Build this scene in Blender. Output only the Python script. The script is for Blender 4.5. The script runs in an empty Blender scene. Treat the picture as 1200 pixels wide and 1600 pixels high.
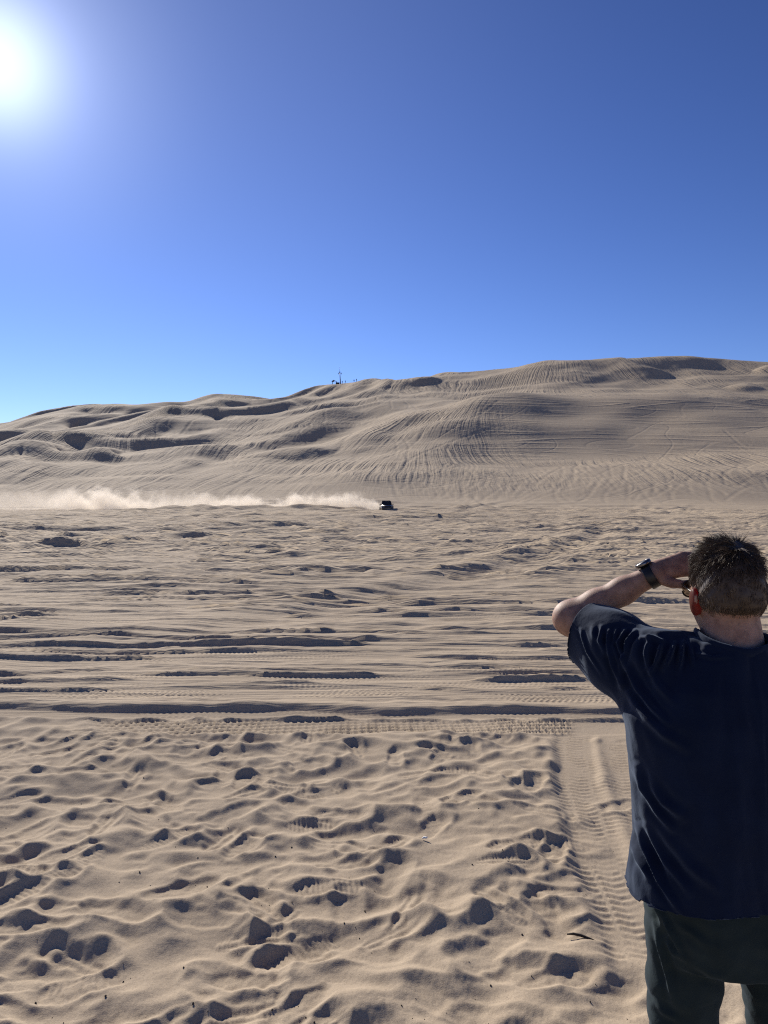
import bpy, bmesh, math, random
import numpy as np
from mathutils import Vector, Matrix

# ------------------------------------------------------------------ camera, sky, sun, exposure
scn = bpy.context.scene
COL = scn.collection
CAM_H = 1.87                       # the phone is held a little above the man's head
F = 1.0                            # focal length / image width
HOR = 780.0                        # photo row of the true horizon (photo is 1200 x 1600)

cam_d = bpy.data.cameras.new('camera'); cam = bpy.data.objects.new('camera', cam_d); COL.objects.link(cam)
cam.location = (0, 0, CAM_H); cam.rotation_euler = (math.radians(90), 0, 0)
cam_d.sensor_fit = 'VERTICAL'; cam_d.sensor_height = 32.0; cam_d.lens = 24.0
cam_d.shift_y = -20.0 / 1600.0
cam_d.clip_start = 0.05; cam_d.clip_end = 9000
scn.camera = cam

SUN_AZ = math.radians(-26.9); SUN_EL = math.radians(27.0)
SUN = Vector((math.sin(SUN_AZ) * math.cos(SUN_EL), math.cos(SUN_AZ) * math.cos(SUN_EL), math.sin(SUN_EL)))

world = bpy.data.worlds.new('World'); scn.world = world; world.use_nodes = True
nt = world.node_tree; nt.nodes.clear()
wo = nt.nodes.new('ShaderNodeOutputWorld'); bg = nt.nodes.new('ShaderNodeBackground')
sky = nt.nodes.new('ShaderNodeTexSky'); sky.sky_type = 'NISHITA'; sky.sun_disc = False
sky.sun_elevation = SUN_EL; sky.sun_rotation = SUN_AZ
sky.altitude = 900; sky.air_density = 1.0; sky.dust_density = 0.0; sky.ozone_density = 6.0
bg.inputs['Strength'].default_value = 0.065
# aureole and lens glare painted into the sky around the sun's direction
tc = nt.nodes.new('ShaderNodeTexCoord')
dot = nt.nodes.new('ShaderNodeVectorMath'); dot.operation = 'DOT_PRODUCT'; dot.inputs[1].default_value = SUN
nt.links.new(tc.outputs['Generated'], dot.inputs[0])
def wmath(op, a, b=None):
    n = nt.nodes.new('ShaderNodeMath'); n.operation = op
    for i, v in enumerate((a, b)):
        if v is None: continue
        if isinstance(v, (int, float)): n.inputs[i].default_value = v
        else: nt.links.new(v, n.inputs[i])
    return n.outputs[0]
dm = wmath('MAXIMUM', dot.outputs['Value'], 0.0)
glow = wmath('ADD', wmath('ADD', wmath('MULTIPLY', wmath('POWER', dm, 600.0), 8.0),
                          wmath('MULTIPLY', wmath('POWER', dm, 110.0), 3.6)), wmath('MULTIPLY', wmath('POWER', dm, 10.0), 1.2))
gcol = nt.nodes.new('ShaderNodeVectorMath'); gcol.operation = 'SCALE'; gcol.inputs[0].default_value = (0.88, 0.97, 1.15)
nt.links.new(glow, gcol.inputs['Scale'])
addc = nt.nodes.new('ShaderNodeVectorMath'); addc.operation = 'ADD'
def wscale(v, col):
    n = nt.nodes.new('ShaderNodeVectorMath'); n.operation = 'MULTIPLY'; n.inputs[1].default_value = col
    nt.links.new(v, n.inputs[0]); return n.outputs[0]
gam = nt.nodes.new('ShaderNodeGamma'); gam.inputs['Gamma'].default_value = 1.45      # deep, clear desert blue
nt.links.new(wscale(sky.outputs['Color'], (0.0765,) * 3), gam.inputs['Color'])
nt.links.new(wscale(gam.outputs[0], (2.25 / 0.0765, 1.64 / 0.0765, 1.68 / 0.0765)), addc.inputs[0]); nt.links.new(gcol.outputs[0], addc.inputs[1])
nt.links.new(addc.outputs[0], bg.inputs['Color']); nt.links.new(bg.outputs[0], wo.inputs['Surface'])

sun_d = bpy.data.lights.new('sun', 'SUN'); sun_d.energy = 5.0; sun_d.angle = math.radians(0.53); sun_d.color = (1.0, 0.93, 0.83)
sun_o = bpy.data.objects.new('sun', sun_d); COL.objects.link(sun_o)
sun_o.rotation_euler = (-SUN).to_track_quat('-Z', 'Y').to_euler()

scn.view_settings.view_transform = 'Standard'; scn.view_settings.look = 'None'
scn.view_settings.exposure = 0.42; scn.view_settings.gamma = 1.0
scn.render.engine = 'CYCLES'
scn.cycles.max_bounces = 6; scn.cycles.volume_bounces = 3
scn.cycles.use_denoising = False; scn.cycles.filter_width = 1.2

rng = np.random.default_rng(7); random.seed(7)

# ------------------------------------------------------------------ helpers
def link(o, parent=None):
    COL.objects.link(o)
    if parent is not None: o.parent = parent
    return o
def tag(o, label=None, cat=None, group=None, kind=None):
    if label: o['label'] = label
    if cat: o['category'] = cat
    if group: o['group'] = group
    if kind: o['kind'] = kind
    return o
def np_mesh(name, V, Fq, smooth=True):
    """mesh from numpy arrays; Fq is (n,3) or (n,4)"""
    V = np.asarray(V, np.float32); Fq = np.asarray(Fq, np.int32); k = Fq.shape[1]
    me = bpy.data.meshes.new(name)
    me.vertices.add(len(V)); me.vertices.foreach_set('co', V.ravel())
    me.loops.add(Fq.size); me.loops.foreach_set('vertex_index', Fq.ravel())
    me.polygons.add(len(Fq)); me.polygons.foreach_set('loop_start', np.arange(len(Fq), dtype=np.int32) * k)
    if smooth: me.polygons.foreach_set('use_smooth', np.ones(len(Fq), bool))
    me.update(calc_edges=True); me.validate()
    return me
def mesh_obj(name, me, mat=None, parent=None):
    o = bpy.data.objects.new(name, me)
    if mat is not None: me.materials.append(mat)
    return link(o, parent)
def empty(name, loc):
    o = bpy.data.objects.new(name, None); o.location = loc; o.empty_display_size = 0.2
    return link(o)
def local(me, root):
    """move mesh data written in world coordinates into the root's space"""
    me.transform(Matrix.Translation(-root.location)); return me

_perm = np.random.default_rng(3).permutation(256).astype(np.int32); _perm = np.concatenate([_perm, _perm])
_ga = np.random.default_rng(4).uniform(0, 2 * math.pi, 256); _gx = np.cos(_ga).astype(np.float32); _gy = np.sin(_ga).astype(np.float32)
def perlin(x, y, seed=0):
    x = np.asarray(x, np.float32) + seed * 17.31; y = np.asarray(y, np.float32) + seed * 9.77
    xi = np.floor(x); yi = np.floor(y); fx = x - xi; fy = y - yi
    xi = xi.astype(np.int32) & 255; yi = yi.astype(np.int32) & 255
    u = fx * fx * fx * (fx * (fx * 6 - 15) + 10); v = fy * fy * fy * (fy * (fy * 6 - 15) + 10)
    def g(ix, iy, dx, dy):
        h = _perm[_perm[ix & 255] + (iy & 255)]
        return _gx[h] * dx + _gy[h] * dy
    a = g(xi, yi, fx, fy); b = g(xi + 1, yi, fx - 1, fy); c = g(xi, yi + 1, fx, fy - 1); d = g(xi + 1, yi + 1, fx - 1, fy - 1)
    return ((a + (b - a) * u) + ((c + (d - c) * u) - (a + (b - a) * u)) * v) * 1.5
def fbm(x, y, oct=3, seed=0, gain=0.5):
    s = 0; a = 1.0
    for i in range(oct):
        s = s + a * perlin(x * 2.0 ** i, y * 2.0 ** i, seed + i * 5); a *= gain
    return s
def sstep(a, b, x):
    t = np.clip((x - a) / (b - a), 0, 1); return t * t * (3 - 2 * t)
def blur(H, sig):
    """separable gaussian blur in cells"""
    r = max(1, int(3 * sig)); k = np.exp(-0.5 * (np.arange(-r, r + 1) / sig) ** 2); k = (k / k.sum()).astype(np.float32)
    for ax in (0, 1):
        P = np.pad(H, [(r, r) if i == ax else (0, 0) for i in range(2)], mode='edge'); out = np.zeros_like(H)
        for i, w in enumerate(k):
            out += w * (P[i:i + H.shape[0], :] if ax == 0 else P[:, i:i + H.shape[1]])
        H = out
    return H
def bilinear(R, x0, y0, res, X, Y):
    """R[iy, ix]"""
    gx = np.clip((X - x0) / res, 0, R.shape[1] - 1.001); gy = np.clip((Y - y0) / res, 0, R.shape[0] - 1.001)
    ix = gx.astype(np.int32); iy = gy.astype(np.int32); fx = gx - ix; fy = gy - iy
    return (R[iy, ix] * (1 - fx) + R[iy, ix + 1] * fx) * (1 - fy) + (R[iy + 1, ix] * (1 - fx) + R[iy + 1, ix + 1] * fx) * fy
def ground_pt(px, py):
    d = CAM_H * 1200.0 / (py - HOR); return ((px - 600) / 1200.0 * d, d)
def relax(H, res, tan=0.68, it=30):
    """let sand steeper than its angle of repose slide"""
    thr = tan * res
    for _ in range(it):
        for ax in (0, 1):
            d = np.diff(H, axis=ax); e = (np.abs(d) - thr).clip(0) * np.sign(d) * 0.3
            if ax == 0: H[:-1] += e; H[1:] -= e
            else: H[:, :-1] += e; H[:, 1:] -= e
    return H

# ------------------------------------------------------------------ materials
def mat_new(name):
    m = bpy.data.materials.new(name); m.use_nodes = True
    return m, m.node_tree, m.node_tree.nodes['Principled BSDF']
def simple(name, col, rough=0.6, metal=0.0, spec=0.5):
    m, t, b = mat_new(name)
    b.inputs['Base Color'].default_value = (*col, 1); b.inputs['Roughness'].default_value = rough
    b.inputs['Metallic'].default_value = metal; b.inputs['Specular IOR Level'].default_value = spec
    return m
def node(t, typ, **kw):
    n = t.nodes.new(typ)
    for k, v in kw.items(): setattr(n, k, v)
    return n
def ramp(t, fac, stops):
    r = node(t, 'ShaderNodeValToRGB'); e = r.color_ramp.elements
    while len(e) < len(stops): e.new(0.5)
    for el, (p, c) in zip(e, stops): el.position = p; el.color = (*c, 1)
    t.links.new(fac, r.inputs[0]); return r.outputs[0]
def noise_tex(t, vec, scale, detail=3, rough=0.55):
    n = node(t, 'ShaderNodeTexNoise'); n.inputs['Scale'].default_value = scale
    n.inputs['Detail'].default_value = detail; n.inputs['Roughness'].default_value = rough
    t.links.new(vec, n.inputs['Vector']); return n.outputs['Fac']
def mixc(t, fac, a, b, mode='MIX'):
    n = node(t, 'ShaderNodeMix', data_type='RGBA', blend_type=mode)
    for s, v in ((n.inputs[0], fac), (n.inputs[6], a), (n.inputs[7], b)):
        if isinstance(v, tuple): s.default_value = (*v, 1)
        elif isinstance(v, (int, float)): s.default_value = v
        else: t.links.new(v, s)
    return n.outputs[2]

def make_sand():
    m, t, b = mat_new('sand')
    g = node(t, 'ShaderNodeNewGeometry').outputs['Position']
    c1 = ramp(t, noise_tex(t, g, 0.9, 5), [(0.3, (0.44, 0.352, 0.250)), (0.7, (0.51, 0.413, 0.296))])
    c2 = ramp(t, noise_tex(t, g, 0.035, 3), [(0.3, (0.90, 0.90, 0.92)), (0.7, (1.0, 1.0, 1.0))])
    c = mixc(t, 1.0, c1, c2, 'MULTIPLY')
    gr = ramp(t, noise_tex(t, g, 150, 3, 0.8), [(0.26, (0.45, 0.43, 0.42)), (0.42, (0.92, 0.92, 0.92)), (0.56, (1.0, 1.0, 1.0)), (0.74, (1.30, 1.28, 1.24))])
    c = mixc(t, 1.0, c, gr, 'MULTIPLY')
    t.links.new(c, b.inputs['Base Color'])
    b.inputs['Roughness'].default_value = 0.95; b.inputs['Specular IOR Level'].default_value = 0.12
    if 'Diffuse Roughness' in b.inputs: b.inputs['Diffuse Roughness'].default_value = 0.15
    bm1 = node(t, 'ShaderNodeBump'); bm1.inputs['Strength'].default_value = 0.55; bm1.inputs['Distance'].default_value = 0.0024
    t.links.new(noise_tex(t, g, 190, 4, 0.7), bm1.inputs['Height'])
    bm2 = node(t, 'ShaderNodeBump'); bm2.inputs['Strength'].default_value = 0.35; bm2.inputs['Distance'].default_value = 0.010
    t.links.new(noise_tex(t, g, 13, 5, 0.6), bm2.inputs['Height']); t.links.new(bm1.outputs[0], bm2.inputs['Normal'])
    # wheel marks on the dunes: fine grooves up the faces, and across the big face
    sep = node(t, 'ShaderNodeSeparateXYZ'); t.links.new(g, sep.inputs[0])
    def mth(op, a, b2=None, c3=None):
        n = node(t, 'ShaderNodeMath', operation=op)
        for i, v in enumerate((a, b2, c3)):
            if v is None: continue
            if isinstance(v, (int, float)): n.inputs[i].default_value = v
            else: t.links.new(v, n.inputs[i])
        return n.outputs[0]
    def rng_(v, a, b2, lo=0.0, hi=1.0):
        n = node(t, 'ShaderNodeMapRange', interpolation_type='SMOOTHSTEP'); t.links.new(v, n.inputs[0])
        for i, q in enumerate((a, b2, lo, hi)): n.inputs[i + 1].default_value = q
        return n.outputs[0]
    fall = node(t, 'ShaderNodeAttribute', attribute_name='fall_line').outputs['Fac']      # constant along a line straight down the slope
    wrp = mth('MULTIPLY', mth('SUBTRACT', noise_tex(t, g, 0.03, 2), 0.5), 5.0)
    def grooves(base, wl, ln, lean, seed):
        ac = mth('ADD', mth('ADD', base, mth('MULTIPLY', sep.outputs[1], lean)), wrp)
        cb = node(t, 'ShaderNodeCombineXYZ'); t.links.new(mth('MULTIPLY', ac, 1 / wl), cb.inputs[0]); t.links.new(mth('MULTIPLY', sep.outputs[1], 1 / ln), cb.inputs[1]); cb.inputs[2].default_value = seed
        return noise_tex(t, cb.outputs[0], 1.0, 2, 0.6)
    sel = noise_tex(t, g, 0.022, 2)
    up = node(t, 'ShaderNodeMix'); t.links.new(rng_(sel, 0.42, 0.58), up.inputs[0]); t.links.new(grooves(fall, 1.6, 55, -0.10, 1.3), up.inputs[2]); t.links.new(grooves(fall, 1.5, 45, 0.02, 4.7), up.inputs[3])
    scr = noise_tex(t, g, 0.9, 3)
    face = mth('MULTIPLY', mth('MULTIPLY', rng_(sep.outputs[0], 25, 60), rng_(sep.outputs[1], 226, 240)), rng_(sep.outputs[1], 330, 308))
    crs = node(t, 'ShaderNodeMix'); t.links.new(face, crs.inputs[0]); t.links.new(up.outputs[0], crs.inputs[2]); cb2 = node(t, 'ShaderNodeCombineXYZ')
    def lines(v, k, wdt):
        """thin lines along the level curves of v"""
        fr = node(t, 'ShaderNodeMath', operation='FRACT'); t.links.new(mth('MULTIPLY', v, k), fr.inputs[0])
        return mth('MAXIMUM', mth('SUBTRACT', 1.0, mth('DIVIDE', mth('ABSOLUTE', mth('SUBTRACT', fr.outputs[0], 0.5)), wdt)), 0.0)
    t.links.new(mth('MULTIPLY', sep.outputs[2], 0.11), cb2.inputs[0]); t.links.new(mth('MULTIPLY', sep.outputs[0], 0.006), cb2.inputs[1])
    t.links.new(mth('MULTIPLY', lines(noise_tex(t, cb2.outputs[0], 1.0, 1, 0.5), 14.0, 0.16), 0.5), crs.inputs[3])
    trk = mth('ADD', lines(noise_tex(t, g, 0.013, 1), 9.0, 0.05), lines(noise_tex(t, g, 0.021, 1), 7.0, 0.06))
    trk = mth('MULTIPLY', trk, mth('MULTIPLY', rng_(sep.outputs[1], 120, 150), rng_(sep.outputs[1], 330, 260)))
    hm = mth('MULTIPLY', rng_(sep.outputs[1], 160, 205), mth('ADD', mth('MULTIPLY', rng_(noise_tex(t, g, 0.03, 2), 0.35, 0.6), 0.8), 0.2))
    hm = mth('MULTIPLY', hm, mth('SUBTRACT', 1.0, mth('MULTIPLY', face, 0.65)))
    hgt = mth('SUBTRACT', mth('MULTIPLY', mth('ADD', crs.outputs[0], mth('MULTIPLY', scr, 0.25)), hm), mth('MULTIPLY', trk, 0.05))
    def streak(kx, ky, seed, det):
        cb = node(t, 'ShaderNodeCombineXYZ'); t.links.new(mth('MULTIPLY', sep.outputs[0], kx), cb.inputs[0]); t.links.new(mth('MULTIPLY', sep.outputs[1], ky), cb.inputs[1]); cb.inputs[2].default_value = seed
        return noise_tex(t, cb.outputs[0], 1.0, det, 0.65)
    s1 = mth('MULTIPLY', streak(0.5, 4.2, 2.2, 4), mth('MULTIPLY', mth('MULTIPLY', rng_(sep.outputs[1], 6.3, 7.2), rng_(sep.outputs[1], 40, 18)), 0.07))
    s2 = mth('MULTIPLY', streak(0.45, 1.6, 5.2, 4), mth('MULTIPLY', mth('MULTIPLY', rng_(sep.outputs[1], 14, 30), rng_(sep.outputs[1], 170, 120)), 0.30))
    hgt = mth('ADD', hgt, mth('ADD', s1, s2))
    bm3 = node(t, 'ShaderNodeBump'); bm3.inputs['Strength'].default_value = 1.0; bm3.inputs['Distance'].default_value = 0.95
    t.links.new(hgt, bm3.inputs['Height']); t.links.new(bm2.outputs[0], bm3.inputs['Normal'])
    t.links.new(bm3.outputs[0], b.inputs['Normal'])
    return m
M_SAND = make_sand()

# ------------------------------------------------------------------ the dunes (raster C, metres)
CX0, CY0, CRES = -345.0, 112.0, 0.42
nx, ny = int(690 / CRES), int(520 / CRES)
cx = (CX0 + np.arange(nx) * CRES).astype(np.float32); cy = (CY0 + np.arange(ny) * CRES).astype(np.float32)
PROFILE = {  # photo column: (row, distance) of apron, foot of the big face, its crest, hollow behind, foot of upper face, skyline
 -250: [(760, 205), (735, 260), (715, 330), (712, 360), (705, 420), (690, 470)],
    0: [(755, 200), (727, 260), (702, 330), (692, 370), (681, 430), (666, 500)],
  130: [(755, 200), (717, 265), (690, 330), (676, 375), (658, 450), (640, 520)],
  290: [(752, 200), (722, 250), (692, 305), (674, 350), (652, 420), (639, 500)],
  335: [(752, 200), (722, 250), (692, 300), (666, 350), (641, 420), (622, 480)],
  430: [(752, 200), (720, 245), (690, 300), (662, 350), (638, 440), (627, 490)],
  500: [(750, 200), (715, 245), (680, 300), (652, 350), (622, 450), (607, 505)],
  560: [(750, 195), (712, 240), (670, 295), (641, 355), (612, 440), (598, 500)],
  600: [(750, 195), (710, 235), (660, 303), (641, 330), (607, 420), (593, 450)],
  640: [(750, 195), (708, 235), (650, 303), (641, 325), (607, 420), (596, 445)],
  690: [(750, 195), (708, 232), (640, 303), (634, 330), (600, 430), (583, 490)],
  750: [(750, 195), (717, 230), (622, 312), (624, 352), (594, 430), (583, 470)],
  815: [(748, 195), (726, 224), (611, 326), (613, 360), (584, 425), (570, 465)],
  850: [(746, 195), (727, 224), (614, 326), (612, 360), (582, 420), (565, 465)],
  930: [(742, 195), (724, 224), (617, 326), (611, 355), (592, 405), (566, 455)],
 1080: [(738, 195), (714, 232), (619, 317), (608, 355), (590, 405), (557, 460)],
 1200: [(730, 195), (702, 235), (629, 317), (611, 355), (588, 400), (568, 450)],
 1450: [(725, 195), (697, 235), (640, 317), (622, 355), (602, 400), (586, 450)],
}
_pxs = np.array(sorted(PROFILE)); _fine = np.arange(-260, 1461, 2.0)
_kern = np.exp(-0.5 * (np.arange(-18, 19) / 4.0) ** 2); _kern /= _kern.sum()
def _line(k, j):
    v = np.interp(_fine, _pxs, [PROFILE[p][k][j] for p in _pxs])
    for _ in range(1 if j == 0 and k > 3 else 3): v = np.convolve(np.pad(v, 18, mode='edge'), _kern, 'valid')
    return v
_d = [np.full(len(_fine), 118.0), np.full(len(_fine), 155.0)]; _z = [np.zeros(len(_fine)), np.full(len(_fine), 0.9)]
for k in range(6):
    dd = _line(k, 1); _d.append(dd); _z.append(CAM_H + (HOR - _line(k, 0)) / 1200.0 * dd)
_d += [_d[-1] + 35, _d[7] + 140, np.full(len(_fine), 1200.0)]; _z += [_z[-1] - 5.0, _z[7] - 32.0, np.zeros(len(_fine))]
_d = np.array(_d); _z = np.array(_z)
_dl = np.diff(_d, axis=0); _sl = np.diff(_z, axis=0) / _dl
_m = np.zeros_like(_z); _m[1:-1] = (_sl[:-1] * _dl[1:] + _sl[1:] * _dl[:-1]) / (_dl[1:] + _dl[:-1])
_m[8] = (_sl[7] * 0.5 + _sl[8] * 0.5)
def dune_base(X, Y):
    """height of the smooth dune at X, Y (Y > 100)"""
    sh = X.shape; X = X.ravel(); Y = Y.ravel()
    p = np.clip(600 + 1200 * X / np.maximum(Y, 1), -258, 1458); ci = np.clip(np.round((p + 260) / 2).astype(np.int32), 0, len(_fine) - 1)
    out = np.zeros(len(X), np.float32)
    for k in range(len(_d) - 1):
        d0 = _d[k][ci]; d1 = _d[k + 1][ci]; s = (Y >= d0) & (Y < d1)
        if not s.any(): continue
        c = ci[s]; h = d1[s] - d0[s]; t = (Y[s] - d0[s]) / h
        z0, z1, m0, m1 = _z[k][c], _z[k + 1][c], _m[k][c], _m[k + 1][c]
        out[s] = (2*t**3 - 3*t**2 + 1) * z0 + (t**3 - 2*t**2 + t) * h * m0 + (-2*t**3 + 3*t**2) * z1 + (t**3 - t**2) * h * m1
    return out.reshape(sh)
CXX, CYY = np.meshgrid(cx, cy)
warp = 5.0 * fbm(CXX / 45, CYY / 45, 2, 31)
HC = np.empty_like(CXX)
HC[:] = dune_base(CXX + warp * 0.6, CYY + warp)
inhill = sstep(165, 240, CYY)
def ray_hit(px, py):
    Y = np.arange(160, 560, 0.5); X = (px - 600) / 1200.0 * Y
    z = bilinear(HC, CX0, CY0, CRES, X, Y); e = CAM_H + (HOR - py) / 1200.0 * Y
    w = np.where(z >= e)[0]
    i = w[0] if len(w) else int(np.argmax(z - e))
    return X[i], Y[i]
# dune crests with a slip face on the near side: (photo polyline, height m, back width m, slip slope)
RIDGES = [
 ([(85, 662), (130, 644), (200, 641), (290, 644)], 3.0, 40, .50),
 ([(-40, 690), (0, 680), (45, 671), (100, 656), (132, 651), (160, 660)], 6.5, 26, .55),
 ([(180, 690), (215, 676), (255, 658), (295, 643), (332, 628)], 5.0, 26, .50),
 ([(262, 684), (292, 660), (318, 647), (350, 644), (385, 652)], 4.6, 22, .42),
 ([(-10, 745), (40, 727), (78, 716), (112, 714)], 3.4, 22, .48),
 ([(22, 757), (55, 741), (85, 733)], 2.5, 14, .48),
 ([(105, 745), (135, 724), (165, 713), (190, 712)], 3.4, 20, .48),
 ([(-20, 713), (30, 700), (70, 691), (110, 692)], 3.0, 18, .45),
 ([(70, 700), (95, 693), (115, 694)], 2.2, 14, .45),
 ([(270, 738), (305, 716), (335, 704), (378, 697)], 2.8, 22, .46),
 ([(415, 680), (450, 665), (500, 650), (550, 636), (600, 624)], 2.8, 26, .42),
 ([(455, 716), (485, 707), (525, 706)], 2.4, 16, .40),
 ([(390, 640), (440, 632), (490, 612), (510, 612)], 2.6, 20, .45),
 ([(330, 625), (360, 628), (395, 628)], 2.2, 14, .45),
 ([(560, 622), (585, 607), (612, 600)], 2.6, 22, .30),
 ([(640, 600), (665, 593), (695, 590)], 2.6, 12, .55),
 ([(905, 592), (960, 582), (1015, 577), (1045, 573)], 4.2, 22, .42),
 ([(1175, 575), (1200, 578), (1230, 582)], 2.2, 14, .5),
 ([(1130, 603), (1165, 607), (1200, 606)], 1.6, 12, .4),
]
for pts, h, back, slip in RIDGES:
    P = np.array([ray_hit(px, py + h * 0.6 / 380 * 1200) for px, py in pts], np.float32)
    tt = np.linspace(0, 1, 60); ti = np.linspace(0, 1, len(P))
    Q = np.stack([np.interp(tt, ti, P[:, 0]), np.interp(tt, ti, P[:, 1])], 1)
    k5 = np.ones(9) / 9; Q = np.stack([np.convolve(np.pad(Q[:, i], 4, mode='edge'), k5, 'valid') for i in (0, 1)], 1)
    R = back * 3.2 + 6
    i0, i1 = [int(np.clip((v - CX0) / CRES, 0, nx)) for v in (Q[:, 0].min() - R, Q[:, 0].max() + R)]
    j0, j1 = [int(np.clip((v - CY0) / CRES, 0, ny)) for v in (Q[:, 1].min() - R, Q[:, 1].max() + R)]
    if i1 - i0 < 3 or j1 - j0 < 3: continue
    XX = CXX[j0:j1, i0:i1]; YY = CYY[j0:j1, i0:i1]
    best = np.full(XX.shape, 1e9, np.float32); bt = np.zeros(XX.shape, np.float32); bs = np.zeros(XX.shape, np.float32)
    for q in range(len(Q) - 1):
        a = Q[q]; v = Q[q + 1] - a; L2 = float(v @ v) + 1e-6
        t = np.clip(((XX - a[0]) * v[0] + (YY - a[1]) * v[1]) / L2, 0, 1)
        ex = XX - a[0] - t * v[0]; ey = YY - a[1] - t * v[1]; d2 = ex * ex + ey * ey
        u = d2 < best; best[u] = d2[u]; bt[u] = ((q + t) / (len(Q) - 1))[u]; bs[u] = np.sign(v[0] * ey - v[1] * ex)[u]
    dist = np.sqrt(best) * np.where(bs == 0, 1, bs)           # positive behind the crest
    hh = 1.05 * h * np.sin(np.pi * np.clip(bt, 0.02, 0.98)) ** 0.8 * (1 + 0.15 * perlin(XX / 25, YY / 25, 40))
    near = np.clip(1 + dist * slip * 0.66 / np.maximum(hh, 0.05), 0, 1); far = np.exp(-(np.abs(dist) / (back * 1.35)) ** 1.5)
    prof = np.where(dist < 0, near * np.exp(-(np.abs(dist) / (back * 2)) ** 2), far)
    HC[j0:j1, i0:i1] += (hh * blur(prof.astype(np.float32), 4.2)).astype(np.float32)
ph = (CYY - 0.75 * CXX) / 62 + 0.55 * fbm(CXX / 95, CYY / 95, 2, 53); fr = ph - np.floor(ph)
saw = np.where(fr < 0.30, fr / 0.30, (1 - fr) / 0.70); saw = blur((saw * saw * (3 - 2 * saw)).astype(np.float32), 4)
HC += (inhill * sstep(225, 280, CYY) * sstep(720, 520, 600 + 1200 * CXX / CYY) * 4.6 * (saw - 0.5) * np.clip(0.55 + 0.9 * perlin(CXX / 70, CYY / 70, 55), 0.1, 1.2)).astype(np.float32)
flatf = 1 - 0.8 * sstep(20, 60, CXX) * sstep(225, 235, CYY) * sstep(330, 310, CYY)
HC += inhill * flatf * (0.7 * fbm(CXX / 38, CYY / 30, 2, 51) + 0.12 * fbm(CXX / 9, CYY / 9, 2, 57)).astype(np.float32)
# low lip in front of the dust: it hides the foot of the middle of the plume
lipx = 600 + 1200 * CXX / CYY
HC += (0.70 * sstep(225, 262, lipx) * sstep(600, 470, lipx) * np.exp(-((CYY - 133 - 0.02 * (lipx - 400)) / 3.2) ** 2)).astype(np.float32)

# follow the slope down from every place: where its fall line reaches the flat
H8 = blur(np.ascontiguousarray(HC[::8, ::8]), 5); G8Y, G8X = np.gradient(H8, CRES * 8); FX, FY = CXX[::8, ::8].copy(), CYY[::8, ::8].copy()
for _ in range(150):
    gx = bilinear(G8X, CX0, CY0, CRES * 8, FX, FY); gy = np.maximum(bilinear(G8Y, CX0, CY0, CRES * 8, FX, FY), 0) + 0.10; L = np.hypot(gx, gy)
    mv = 2.6 * (FY > 160); FX = FX - gx / L * mv; FY = FY - gy / L * mv
FALL = blur(FX.astype(np.float32), 1.0)
# vehicle tracks climbing and crossing the dunes
HSM = blur(HC, 5)
GY, GX = np.gradient(HSM, CRES)
def run_tracks(n, px_rng, y_rng, steps, mode, turn=0.0, weight=1.0, step=0.4):
    Y = rng.uniform(y_rng[0], y_rng[1], n); X = (rng.uniform(px_rng[0], px_rng[1], n) - 600) / 1200.0 * Y
    off = rng.normal(0, turn, n); drift = rng.normal(0, turn * 0.012, n); ln = rng.integers(steps // 4, steps, n)
    xs, ys, ws = [], [], []
    for s in range(steps):
        gx = bilinear(GX, CX0, CY0, CRES, X, Y); gy = bilinear(GY, CX0, CY0, CRES, X, Y) + 0.04
        a = np.arctan2(gy, gx) + off + (math.pi / 2 if mode == 'cross' else 0); off = off + drift
        X = X + np.cos(a) * step; Y = Y + np.sin(a) * step
        k = (s < ln); xs.append(X[k]); ys.append(Y[k]); ws.append((weight * np.minimum(1, (ln - s) / 12))[k])
    x = (np.concatenate(xs) - CX0) / CRES; y = (np.concatenate(ys) - CY0) / CRES; w = np.concatenate(ws)
    ok = (x > 1) & (y > 1) & (x < nx - 2) & (y < ny - 2); x, y, w = x[ok], y[ok], w[ok]
    ix = x.astype(np.int64); iy = y.astype(np.int64); fx = x - ix; fy = y - iy
    D = np.zeros(nx * ny)
    for ox, oy, ww in ((0, 0, (1-fx)*(1-fy)), (1, 0, fx*(1-fy)), (0, 1, (1-fx)*fy), (1, 1, fx*fy)):
        D += np.bincount((iy + oy) * nx + ix + ox, w * ww, nx * ny)
    return D.reshape(ny, nx).astype(np.float32)
D = run_tracks(170, (-60, 700), (200, 470), 210, 'climb', 0.3)
D += run_tracks(150, (620, 1260), (158, 190), 120, 'climb', 0.4)
D += run_tracks(60, (-60, 1260), (160, 200), 200, 'cross', 0.5, 0.8)
D += run_tracks(12, (740, 1260), (232, 303), 420, 'cross', 0.05, 0.8)
D += run_tracks(30, (-60, 700), (230, 470), 260, 'cross', 0.12, 0.9)
D = np.minimum(D, 1.6)
TR = 1.1 * (blur(D, 1.9) - blur(D, 0.8))
HC += TR * (0.40 - 0.22 * sstep(230, 190, CYY))

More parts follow.
